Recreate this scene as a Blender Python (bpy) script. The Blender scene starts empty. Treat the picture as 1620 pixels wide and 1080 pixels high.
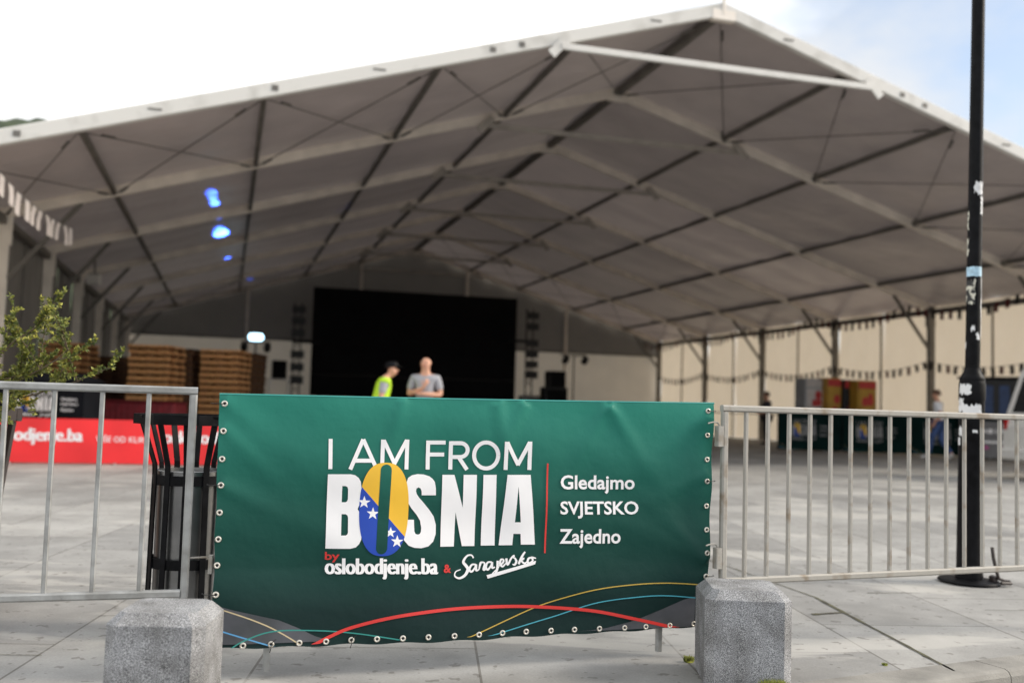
import bpy, bmesh, math, random
from mathutils import Vector, Matrix
R = math.radians
random.seed(7)
SC = bpy.context.scene
COL = SC.collection

# ------------------------------------------------------------------ camera
FPX, PITCH, ROLL, CAMH = 1575.0, 0.0645, 0.0287, 1.072      # focal length in pixels of the 1620 px wide photo
cam = bpy.data.cameras.new('camera')
cam.sensor_width = 36.0
cam.lens = 36.0 * FPX / 1620.0
cam.clip_start, cam.clip_end = 0.05, 3000
cam.dof.use_dof = True
cam.dof.focus_distance = 4.0
cam.dof.aperture_fstop = 1.65
camo = bpy.data.objects.new('camera', cam)
COL.objects.link(camo)
_f = Vector((0, math.cos(PITCH), math.sin(PITCH)))
_u = Vector((0, -math.sin(PITCH), math.cos(PITCH)))
_r = Vector((1, 0, 0))
_r2 = _r * math.cos(ROLL) + _u * math.sin(ROLL)
_u2 = _u * math.cos(ROLL) - _r * math.sin(ROLL)
camo.matrix_world = Matrix(((_r2.x, _u2.x, -_f.x, 0), (_r2.y, _u2.y, -_f.y, 0), (_r2.z, _u2.z, -_f.z, CAMH), (0, 0, 0, 1)))
SC.camera = camo

# ------------------------------------------------------------------ world, sun, exposure
SUN = Vector((0.86, 0.03, 0.50)).normalized()
SUN_EL = math.asin(SUN.z)
SUN_AZ = math.atan2(SUN.x, SUN.y)
world = bpy.data.worlds.new('World')
SC.world = world
world.use_nodes = True
wn = world.node_tree
for n in list(wn.nodes):
    wn.nodes.remove(n)


def W(t, **k):
    n = wn.nodes.new(t)
    for a, b in k.items():
        setattr(n, a, b)
    return n


wout = W('ShaderNodeOutputWorld')
wbg = W('ShaderNodeBackground')
wbg.inputs['Strength'].default_value = 0.13
wsky = W('ShaderNodeTexSky', sky_type='NISHITA', sun_disc=False, sun_elevation=SUN_EL, sun_rotation=SUN_AZ)
wsky.air_density, wsky.dust_density, wsky.ozone_density = 1.0, 1.2, 1.0
wtc = W('ShaderNodeTexCoord')
wmap = W('ShaderNodeMapping')
wmap.inputs['Location'].default_value = (0.30, 0.1, 0.15)
wmap.inputs['Scale'].default_value = (1.0, 1.0, 1.7)
wno = W('ShaderNodeTexNoise')
wno.inputs['Scale'].default_value = 3.0
wno.inputs['Detail'].default_value = 7
wno.inputs['Roughness'].default_value = 0.55
wra = W('ShaderNodeValToRGB')
wra.color_ramp.elements[0].position = 0.34
wra.color_ramp.elements[0].color = (.34, .34, .34, 1)
wra.color_ramp.elements[1].position = 0.52
wra.color_ramp.elements[1].color = (1, 1, 1, 1)
wno2 = W('ShaderNodeTexNoise')
wno2.inputs['Scale'].default_value = 2.1
wno2.inputs['Detail'].default_value = 5
wcr = W('ShaderNodeValToRGB')
wcr.color_ramp.elements[0].position = 0.42
wcr.color_ramp.elements[0].color = (4.0, 4.15, 4.35, 1)
wcr.color_ramp.elements[1].position = 0.60
wcr.color_ramp.elements[1].color = (8.9, 8.9, 8.75, 1)
wmx = W('ShaderNodeMix', data_type='RGBA')
L = wn.links.new
L(wtc.outputs['Generated'], wmap.inputs['Vector'])
L(wmap.outputs['Vector'], wno.inputs['Vector'])
L(wmap.outputs['Vector'], wno2.inputs['Vector'])
wse = W('ShaderNodeSeparateXYZ')
L(wtc.outputs['Generated'], wse.inputs[0])
wma = W('ShaderNodeMath', operation='MULTIPLY_ADD')
wma.inputs[1].default_value = -0.16
L(wse.outputs['X'], wma.inputs[0])
L(wno.outputs['Fac'], wma.inputs[2])
L(wma.outputs[0], wra.inputs['Fac'])
L(wno2.outputs['Fac'], wcr.inputs['Fac'])
L(wra.outputs['Color'], wmx.inputs['Factor'])
L(wsky.outputs['Color'], wmx.inputs['A'])
L(wcr.outputs['Color'], wmx.inputs['B'])
L(wmx.outputs['Result'], wbg.inputs['Color'])
L(wbg.outputs['Background'], wout.inputs['Surface'])

sl = bpy.data.lights.new('sun', 'SUN')
sl.energy = 2.0
sl.angle = R(16)
sl.color = (1.0, 0.90, 0.76)
so = bpy.data.objects.new('sun', sl)
so.rotation_euler = SUN.to_track_quat('Z', 'Y').to_euler()
so.location = SUN * 60
COL.objects.link(so)

SC.view_settings.view_transform = 'Standard'
SC.view_settings.look = 'None'
SC.view_settings.gamma = 1
SC.view_settings.exposure = 0.72
SC.render.film_transparent = False
SC.cycles.use_denoising = True
SC.cycles.max_bounces = 8
SC.cycles.diffuse_bounces = 6


# ------------------------------------------------------------------ pixel -> world helpers (measurements of the photo)
def ray(px, py):
    X, Y = px - 810, py - 540
    c, s = math.cos(ROLL), math.sin(ROLL)
    a, b = X * c + Y * s, -X * s + Y * c
    c, s = math.cos(PITCH), math.sin(PITCH)
    return Vector((a / FPX, c + b / FPX * s, s - b / FPX * c))


def ground(px, py, z=0.0):
    v = ray(px, py)
    return Vector((0, 0, CAMH)) + v * ((z - CAMH) / v.z)


def at(px, py, Y):
    v = ray(px, py)
    return Vector((0, 0, CAMH)) + v * (Y / v.y)


# ------------------------------------------------------------------ materials
def newmat(name):
    m = bpy.data.materials.new(name)
    m.use_nodes = True
    return m, m.node_tree, m.node_tree.nodes['Principled BSDF']


def mat(name, col, rough=0.6, metal=0.0, var=0.0, vscale=8.0, bump=0.0, bscale=60.0, col2=None, spec=0.5, coord='Object', thr=(0.35, 0.65), detail=6):
    m, t, p = newmat(name)
    p.inputs['Base Color'].default_value = (*col, 1)
    p.inputs['Roughness'].default_value = rough
    p.inputs['Metallic'].default_value = metal
    p.inputs['Specular IOR Level'].default_value = spec
    tc = t.nodes.new('ShaderNodeTexCoord')
    if var or col2:
        n = t.nodes.new('ShaderNodeTexNoise')
        n.inputs['Scale'].default_value = vscale
        n.inputs['Detail'].default_value = detail
        r = t.nodes.new('ShaderNodeValToRGB')
        r.color_ramp.elements[0].position, r.color_ramp.elements[1].position = thr
        a = col2 if col2 else tuple(c * (1 - var) for c in col)
        b = col if col2 else tuple(min(1, c * (1 + var)) for c in col)
        r.color_ramp.elements[0].color = (*a, 1)
        r.color_ramp.elements[1].color = (*b, 1)
        t.links.new(tc.outputs[coord], n.inputs['Vector'])
        t.links.new(n.outputs['Fac'], r.inputs['Fac'])
        t.links.new(r.outputs['Color'], p.inputs['Base Color'])
    if bump:
        n2 = t.nodes.new('ShaderNodeTexNoise')
        n2.inputs['Scale'].default_value = bscale
        n2.inputs['Detail'].default_value = 5
        b = t.nodes.new('ShaderNodeBump')
        b.inputs['Strength'].default_value = bump
        b.inputs['Distance'].default_value = 0.01
        t.links.new(tc.outputs[coord], n2.inputs['Vector'])
        t.links.new(n2.outputs['Fac'], b.inputs['Height'])
        t.links.new(b.outputs['Normal'], p.inputs['Normal'])
    return m


def fabric(name, col, trans, fac, var=0.06, vscale=1.2, rough=0.55, bump=0.0):
    """coated sheet that lets some daylight through"""
    m, t, p = newmat(name)
    p.inputs['Roughness'].default_value = rough
    tc = t.nodes.new('ShaderNodeTexCoord')
    n = t.nodes.new('ShaderNodeTexNoise')
    n.inputs['Scale'].default_value = vscale
    n.inputs['Detail'].default_value = 7
    r = t.nodes.new('ShaderNodeValToRGB')
    r.color_ramp.elements[0].position, r.color_ramp.elements[1].position = 0.3, 0.7
    r.color_ramp.elements[0].color = (*[c * (1 - var) for c in col], 1)
    r.color_ramp.elements[1].color = (*[c * (1 + var) for c in col], 1)
    t.links.new(tc.outputs['Object'], n.inputs['Vector'])
    t.links.new(n.outputs['Fac'], r.inputs['Fac'])
    t.links.new(r.outputs['Color'], p.inputs['Base Color'])
    if bump:
        n2 = t.nodes.new('ShaderNodeTexNoise')
        n2.inputs['Scale'].default_value = 1.1
        n2.inputs['Detail'].default_value = 4
        bb = t.nodes.new('ShaderNodeBump')
        bb.inputs['Strength'].default_value = bump
        bb.inputs['Distance'].default_value = 0.25
        t.links.new(tc.outputs['Object'], n2.inputs['Vector'])
        t.links.new(n2.outputs['Fac'], bb.inputs['Height'])
        t.links.new(bb.outputs['Normal'], p.inputs['Normal'])
    tr = t.nodes.new('ShaderNodeBsdfTranslucent')
    tr.inputs['Color'].default_value = (*trans, 1)
    mx = t.nodes.new('ShaderNodeMixShader')
    mx.inputs['Fac'].default_value = fac
    t.links.new(p.outputs['BSDF'], mx.inputs[1])
    t.links.new(tr.outputs['BSDF'], mx.inputs[2])
    t.links.new(mx.outputs['Shader'], t.nodes['Material Output'].inputs['Surface'])
    return m


def emis(name, col, s):
    m, t, p = newmat(name)
    p.inputs['Base Color'].default_value = (*col, 1)
    p.inputs['Emission Color'].default_value = (*col, 1)
    p.inputs['Emission Strength'].default_value = s
    return m


def granite(name):
    m, t, p = newmat(name)
    tc = t.nodes.new('ShaderNodeTexCoord')
    v = t.nodes.new('ShaderNodeTexNoise')
    v.inputs['Scale'].default_value = 330
    v.inputs['Detail'].default_value = 3
    v.inputs['Roughness'].default_value = 0.7
    r = t.nodes.new('ShaderNodeValToRGB')
    e = r.color_ramp.elements
    e[0].position, e[0].color = 0.36, (0.055, 0.056, 0.06, 1)
    e[1].position, e[1].color = 0.64, (0.60, 0.60, 0.61, 1)
    x = e.new(0.50)
    x.color = (0.27, 0.272, 0.28, 1)
    n = t.nodes.new('ShaderNodeTexNoise')
    n.inputs['Scale'].default_value = 7
    n.inputs['Detail'].default_value = 6
    r2 = t.nodes.new('ShaderNodeValToRGB')
    r2.color_ramp.elements[0].position, r2.color_ramp.elements[0].color = 0.32, (0.55, 0.54, 0.52, 1)
    r2.color_ramp.elements[1].position, r2.color_ramp.elements[1].color = 0.62, (1.08, 1.08, 1.08, 1)
    mx = t.nodes.new('ShaderNodeMix')
    mx.data_type, mx.blend_type = 'RGBA', 'MULTIPLY'
    mx.inputs['Factor'].default_value = 1
    b = t.nodes.new('ShaderNodeBump')
    b.inputs['Strength'].default_value = 0.45
    b.inputs['Distance'].default_value = 0.003
    k = t.links.new
    k(tc.outputs['Object'], v.inputs['Vector'])
    k(tc.outputs['Object'], n.inputs['Vector'])
    k(v.outputs['Fac'], r.inputs['Fac'])
    k(n.outputs['Fac'], r2.inputs['Fac'])
    k(r.outputs['Color'], mx.inputs['A'])
    k(r2.outputs['Color'], mx.inputs['B'])
    k(mx.outputs['Result'], p.inputs['Base Color'])
    k(v.outputs['Fac'], b.inputs['Height'])
    k(b.outputs['Normal'], p.inputs['Normal'])
    p.inputs['Roughness'].default_value = 0.8
    return m


def paving(name):
    m, t, p = newmat(name)
    k = t.links.new
    tc = t.nodes.new('ShaderNodeTexCoord')
    mp = t.nodes.new('ShaderNodeMapping')
    mp.inputs['Rotation'].default_value = (0, 0, -R(94.3))     # rows of slabs run 4.3 degrees left of the view
    mp.inputs['Location'].default_value = (0.35, 0.215, 0)
    k(tc.outputs['Object'], mp.inputs['Vector'])
    br = t.nodes.new('ShaderNodeTexBrick')
    br.offset, br.offset_frequency = 0.43, 2
    br.inputs['Scale'].default_value = 1
    br.inputs['Brick Width'].default_value = 1.35
    br.inputs['Row Height'].default_value = 0.9
    br.inputs['Mortar Size'].default_value = 0.006
    br.inputs['Mortar Smooth'].default_value = 0.25
    br.inputs['Color1'].default_value = (0.285, 0.280, 0.268, 1)
    br.inputs['Color2'].default_value = (0.388, 0.379, 0.358, 1)
    br.inputs['Mortar'].default_value = (0.17, 0.16, 0.145, 1)
    k(mp.outputs['Vector'], br.inputs['Vector'])

    def noise(sc, lo, hi, a, b, det=8, rough=0.6, vec=None, dist=0.0):
        n = t.nodes.new('ShaderNodeTexNoise')
        n.inputs['Scale'].default_value = sc
        n.inputs['Detail'].default_value = det
        n.inputs['Roughness'].default_value = rough
        n.inputs['Distortion'].default_value = dist
        r = t.nodes.new('ShaderNodeValToRGB')
        r.color_ramp.elements[0].position, r.color_ramp.elements[1].position = lo, hi
        r.color_ramp.elements[0].color = (*a, 1)
        r.color_ramp.elements[1].color = (*b, 1)
        k(vec if vec else tc.outputs['Object'], n.inputs['Vector'])
        k(n.outputs['Fac'], r.inputs['Fac'])
        return n, r

    def mul(a, b, f=1.0, mode='MULTIPLY'):
        x = t.nodes.new('ShaderNodeMix')
        x.data_type, x.blend_type = 'RGBA', mode
        x.inputs['Factor'].default_value = f
        k(a, x.inputs['A'])
        k(b, x.inputs['B'])
        return x.outputs['Result']
    _, big = noise(0.9, 0.35, 0.65, (0.74, 0.735, 0.73), (1.10, 1.10, 1.10))
    n2, fine = noise(90, 0.3, 0.7, (0.88, 0.88, 0.88), (1.08, 1.08, 1.08), det=4)
    _, mid = noise(5, 0.3, 0.75, (0.84, 0.84, 0.84), (1.08, 1.08, 1.08))
    c = mul(mul(mul(br.outputs['Color'], big.outputs['Color']), mid.outputs['Color']), fine.outputs['Color'])
    # pale limewash-like stains with ragged edges, stretched across the view
    mp2 = t.nodes.new('ShaderNodeMapping')
    mp2.inputs['Scale'].default_value = (0.45, 1.2, 1)
    mp2.inputs['Location'].default_value = (3.1, 1.7, 0)
    k(tc.outputs['Object'], mp2.inputs['Vector'])
    _, st = noise(1.0, 0.56, 0.60, (0, 0, 0), (1, 1, 1), det=9, rough=0.55, vec=mp2.outputs['Vector'], dist=0.6)
    x = t.nodes.new('ShaderNodeMix')
    x.data_type = 'RGBA'
    x.inputs['B'].default_value = (0.50, 0.48, 0.44, 1)
    sc_ = t.nodes.new('ShaderNodeMath')
    sc_.operation = 'MULTIPLY'
    sc_.inputs[1].default_value = 0.48
    k(st.outputs['Color'], sc_.inputs[0])
    k(sc_.outputs[0], x.inputs['Factor'])
    k(c, x.inputs['A'])
    # small dark spots: gum and dirt
    _, sp = noise(13, 0.635, 0.66, (1, 1, 1), (0.55, 0.53, 0.51), det=2)
    k(mul(x.outputs['Result'], sp.outputs['Color'], 0.8), p.inputs['Base Color'])
    b = t.nodes.new('ShaderNodeBump')
    b.inputs['Strength'].default_value = 0.25
    b.inputs['Distance'].default_value = 0.004
    k(n2.outputs['Fac'], b.inputs['Height'])
    k(b.outputs['Normal'], p.inputs['Normal'])
    p.inputs['Roughness'].default_value = 0.72
    p.inputs['Specular IOR Level'].default_value = 0.35
    return m


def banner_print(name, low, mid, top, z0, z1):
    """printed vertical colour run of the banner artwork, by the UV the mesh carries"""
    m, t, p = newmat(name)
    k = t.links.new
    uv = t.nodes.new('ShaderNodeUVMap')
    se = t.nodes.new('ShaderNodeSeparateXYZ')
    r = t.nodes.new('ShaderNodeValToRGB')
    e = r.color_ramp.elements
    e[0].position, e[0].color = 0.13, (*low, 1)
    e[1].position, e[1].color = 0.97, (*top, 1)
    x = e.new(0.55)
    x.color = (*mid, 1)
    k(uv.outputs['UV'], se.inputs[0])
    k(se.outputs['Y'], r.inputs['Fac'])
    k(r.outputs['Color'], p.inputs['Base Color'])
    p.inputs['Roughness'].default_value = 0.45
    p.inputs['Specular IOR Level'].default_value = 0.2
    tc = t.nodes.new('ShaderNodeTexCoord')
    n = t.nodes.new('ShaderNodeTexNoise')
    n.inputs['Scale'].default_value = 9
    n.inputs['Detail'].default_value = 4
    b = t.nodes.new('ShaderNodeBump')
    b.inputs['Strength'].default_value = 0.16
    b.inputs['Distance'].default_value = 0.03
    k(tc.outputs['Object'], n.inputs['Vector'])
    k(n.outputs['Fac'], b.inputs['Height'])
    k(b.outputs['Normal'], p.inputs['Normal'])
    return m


M = {}
M['paving'] = paving('stone_paving')
M['asphalt'] = mat('asphalt', (0.06, 0.06, 0.062), 0.9, var=0.3, vscale=30, bump=0.4, bscale=220)
M['kerb'] = mat('kerb_stone', (0.25, 0.238, 0.215), 0.85, var=0.22, vscale=5, bump=0.4, bscale=120)
M['joint'] = mat('dirt_joint', (0.035, 0.03, 0.022), 0.95, col2=(0.10, 0.095, 0.05), vscale=9)
M['granite'] = granite('speckled_granite')
M['galv'] = mat('galvanised_steel', (0.40, 0.405, 0.40), 0.5, 0.45, col2=(0.27, 0.27, 0.26), vscale=14, bump=0.12, bscale=80)
M['rust'] = mat('weathered_steel', (0.37, 0.352, 0.318), 0.65, 0.15, col2=(0.25, 0.205, 0.155), vscale=11, thr=(0.30, 0.46), bump=0.15)
M['black_paint'] = mat('black_painted_steel', (0.006, 0.006, 0.007), 0.45, 0.0, var=0.4, vscale=18, spec=0.10, bump=0.1, bscale=50)
M['black_plastic'] = mat('black_plastic', (0.014, 0.014, 0.015), 0.55, var=0.3, vscale=4)
M['liner'] = mat('zinc_liner', (0.30, 0.30, 0.30), 0.30, 0.9, col2=(0.20, 0.20, 0.20), vscale=5, bump=0.08)
M['screen'] = mat('unlit_led_panel', (0.006, 0.006, 0.007), 0.85, var=0.2, vscale=1.0, spec=0.15)
M['alu'] = mat('brushed_aluminium', (0.80, 0.73, 0.65), 0.45, 0.1, var=0.10, vscale=2.2, bump=0.05)
M['alu_dark'] = mat('grey_aluminium', (0.16, 0.148, 0.132), 0.5, 0.3, var=0.15, vscale=3)
M['alu_mid'] = mat('dull_aluminium', (0.40, 0.365, 0.325), 0.5, 0.1, var=0.12, vscale=3)
M['fascia'] = mat('white_coated_aluminium', (0.70, 0.68, 0.64), 0.5, 0.0, col2=(0.54, 0.52, 0.48), vscale=2.0, thr=(0.32, 0.5))
M['steel_wire'] = mat('steel_wire', (0.16, 0.15, 0.14), 0.5, 0.5, var=0.1)
M['roof'] = fabric('roof_membrane', (0.435, 0.375, 0.362), (0.55, 0.48, 0.46), 0.05, var=0.16, vscale=0.55, rough=0.34, bump=.25)
M['roof_newer'] = fabric('newer_roof_membrane', (0.49, 0.412, 0.398), (0.55, 0.48, 0.46), 0.055, var=0.15, vscale=0.45, rough=0.30, bump=.25)
M['roof_older'] = fabric('older_roof_membrane', (0.36, 0.312, 0.30), (0.55, 0.48, 0.46), 0.04, var=0.18, vscale=0.6, rough=0.36, bump=.3)
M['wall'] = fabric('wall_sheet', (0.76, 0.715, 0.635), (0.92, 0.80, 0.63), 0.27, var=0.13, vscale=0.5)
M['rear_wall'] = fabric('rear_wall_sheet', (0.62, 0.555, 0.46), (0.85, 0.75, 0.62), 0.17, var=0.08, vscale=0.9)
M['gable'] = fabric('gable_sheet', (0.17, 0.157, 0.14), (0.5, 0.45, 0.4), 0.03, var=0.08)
M['white_print'] = mat('white_print', (0.87, 0.86, 0.87), 0.45, var=0.03)
M['shaded_print'] = mat('shaded_print', (0.22, 0.22, 0.22), 0.6, var=0.1)  # white print of the far covers greyed, their shade put into the colour
M['blue_print'] = mat('blue_print', (0.012, 0.060, 0.42), 0.45, var=0.05)
M['yellow_print'] = mat('yellow_print', (0.82, 0.48, 0.035), 0.45, var=0.04)
M['red_print'] = mat('red_print', (0.62, 0.035, 0.03), 0.45, var=0.05)
M['cyan_print'] = mat('cyan_print', (0.06, 0.33, 0.42), 0.45, var=0.05)
M['teal_print'] = mat('teal_print', (0.03, 0.25, 0.22), 0.45, var=0.05)
M['ltblue_print'] = mat('light_blue_print', (0.10, 0.32, 0.58), 0.45, var=0.05)
M['gold_print'] = mat('gold_print', (0.50, 0.34, 0.06), 0.45, var=0.05)
M['cream_print'] = mat('cream_print', (0.55, 0.45, 0.27), 0.45, var=0.05)
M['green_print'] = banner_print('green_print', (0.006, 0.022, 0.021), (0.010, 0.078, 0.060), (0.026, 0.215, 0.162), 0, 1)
M['grey_print'] = mat('grey_print', (0.085, 0.088, 0.102), 0.45, col2=(0.045, 0.05, 0.056), vscale=6)
M['shaded_green'] = mat('shaded_green_sheet', (0.002, 0.013, 0.012), 0.9, var=0.25, vscale=2, spec=0.1)  # banner green taken near black, with the covers' shade in its colour
M['dark_sheet'] = mat('black_sheet', (0.007, 0.008, 0.011), 0.75, var=0.3, vscale=2, spec=0.12)
M['grey_sheet'] = mat('grey_sheet', (0.16, 0.16, 0.165), 0.6, var=0.2, vscale=2)
M['red_sheet'] = mat('red_sheet', (0.80, 0.022, 0.026), 0.5, var=0.10, vscale=1.3, bump=0.2, bscale=4)
M['maroon'] = mat('maroon_cloth', (0.16, 0.006, 0.012), 0.7, var=0.2)
M['pink_print'] = mat('pink_print', (0.55, 0.06, 0.30), 0.5, var=0.05)
M['eyelet'] = mat('brass_eyelet', (0.74, 0.70, 0.62), 0.35, 0.75, var=0.1, vscale=60)
M['tie'] = mat('black_cable_tie', (0.01, 0.01, 0.01), 0.5, var=0.1)
M['pallet'] = mat('raw_pallet_wood', (0.80, 0.44, 0.18), 0.75, col2=(0.66, 0.32, 0.115), vscale=7, bump=0.2, bscale=30)
M['pallet_block'] = mat('dark_pallet_block', (0.13, 0.058, 0.024), 0.85, var=0.3, vscale=9)
M['pallet_shaded'] = mat('shaded_pallet_wood', (0.12, 0.058, 0.026), 0.85, col2=(0.07, 0.032, 0.015), vscale=7)  # pallet wood darkened: shade on the rear stacks is in the colour
M['planter_wood'] = mat('stained_planter_wood', (0.12, 0.058, 0.033), 0.6, col2=(0.075, 0.033, 0.018), vscale=16, bump=0.2)
M['planter_metal'] = mat('dark_brown_frame', (0.035, 0.027, 0.025), 0.5, var=0.25, vscale=9)
M['soil'] = mat('soil', (0.05, 0.035, 0.02), 0.95, var=0.4, vscale=20, bump=0.5)
M['bark'] = mat('shrub_bark', (0.13, 0.095, 0.06), 0.85, var=0.3, vscale=30)
M['leaf'] = mat('shrub_leaf', (0.19, 0.215, 0.045), 0.55, col2=(0.085, 0.115, 0.025), vscale=3.0)
M['leaf2'] = mat('shrub_young_leaf', (0.40, 0.37, 0.07), 0.5, col2=(0.25, 0.27, 0.05), vscale=4.0)
M['moss'] = mat('moss', (0.26, 0.27, 0.04), 0.85, col2=(0.10, 0.13, 0.02), vscale=25)
M['hill'] = mat('wooded_hillside', (0.060, 0.078, 0.042), 0.95, col2=(0.028, 0.042, 0.024), vscale=0.12, detail=9)
M['skin'] = mat('skin', (0.66, 0.35, 0.235), 0.55, var=0.06)
M['hair_dark'] = mat('dark_hair', (0.02, 0.014, 0.010), 0.6, var=0.3, vscale=40)
M['hair_brown'] = mat('brown_hair', (0.11, 0.05, 0.026), 0.6, var=0.3, vscale=40)
M['hair_thin'] = mat('thin_fair_hair', (0.50, 0.265, 0.18), 0.6, var=0.1)
M['hivis'] = mat('hi_vis_fabric', (0.50, 0.80, 0.03), 0.6, var=0.08)
M['silver_tape'] = mat('reflective_tape', (0.62, 0.62, 0.62), 0.35, 0.3, var=0.1)
M['grey_shirt'] = mat('grey_shirt', (0.36, 0.36, 0.39), 0.8, var=0.08, vscale=9)
M['white_shirt'] = mat('white_shirt', (0.86, 0.87, 0.90), 0.8, var=0.05, vscale=9)
M['dark_shirt'] = mat('dark_shirt', (0.05, 0.05, 0.06), 0.8, var=0.1)
M['jeans'] = mat('blue_jeans', (0.045, 0.085, 0.22), 0.85, var=0.25, vscale=9)
M['dark_trousers'] = mat('dark_trousers', (0.02, 0.021, 0.027), 0.85, var=0.2)
M['white_shoe'] = mat('pale_shoe', (0.6, 0.6, 0.6), 0.6, var=0.1)
M['black_shoe'] = mat('dark_shoe', (0.02, 0.02, 0.02), 0.5, var=0.1)
M['eye'] = mat('eye', (0.03, 0.02, 0.02), 0.2, var=0.1)
M['lip'] = mat('lip', (0.42, 0.15, 0.12), 0.5, var=0.1)
M['flag_dark'] = mat('dark_red_flag', (0.10, 0.012, 0.012), 0.7, var=0.3)
M['flag_black'] = mat('black_flag', (0.018, 0.016, 0.015), 0.7, var=0.3)
M['flag_white'] = fabric('pale_flag', (0.62, 0.57, 0.55), (0.8, 0.75, 0.7), 0.4)
M['van'] = mat('white_car_paint', (0.74, 0.73, 0.70), 0.25, var=0.04)
M['glass'] = mat('dark_window_glass', (0.015, 0.018, 0.02), 0.06, var=0.1)
M['rubber'] = mat('tyre_rubber', (0.018, 0.018, 0.018), 0.85, var=0.2)
M['red_lens'] = mat('red_lamp_lens', (0.4, 0.01, 0.01), 0.2, var=0.1)
M['lens'] = mat('lamp_lens', (0.6, 0.6, 0.6), 0.1, var=0.05)
M['sticker'] = mat('weathered_white_sticker', (0.74, 0.74, 0.74), 0.65, col2=(0.45, 0.45, 0.44), vscale=14, thr=(0.3, 0.45))
M['sticker_blue'] = mat('pale_blue_sticker', (0.42, 0.62, 0.75), 0.55, var=0.15, vscale=30)
M['sticker_mixed'] = mat('torn_sticker', (0.62, 0.60, 0.50), 0.65, col2=(0.03, 0.03, 0.03), vscale=26, thr=(0.46, 0.52))
M['cabinet_grey'] = mat('grey_cabinet', (0.34, 0.35, 0.36), 0.5, var=0.1)
M['cabinet_yellow'] = mat('yellow_cabinet', (0.48, 0.28, 0.03), 0.5, col2=(0.36, 0.20, 0.03), vscale=3)
M['cabinet_red'] = mat('red_graphic', (0.45, 0.03, 0.03), 0.5, var=0.1)
M['poster_pale'] = mat('pale_poster', (0.5, 0.46, 0.44), 0.5, var=0.1)
M['blue_panel'] = mat('blue_panel', (0.02, 0.05, 0.14), 0.5, var=0.2)
M['deck'] = mat('stage_deck', (0.06, 0.055, 0.05), 0.7, var=0.2)
M['crate_grey'] = mat('grey_flight_case', (0.20, 0.19, 0.18), 0.6, var=0.15)
M['lit_lamp'] = emis('lit_lamp', (0.50, 0.80, 1.0), 2.6)


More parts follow.
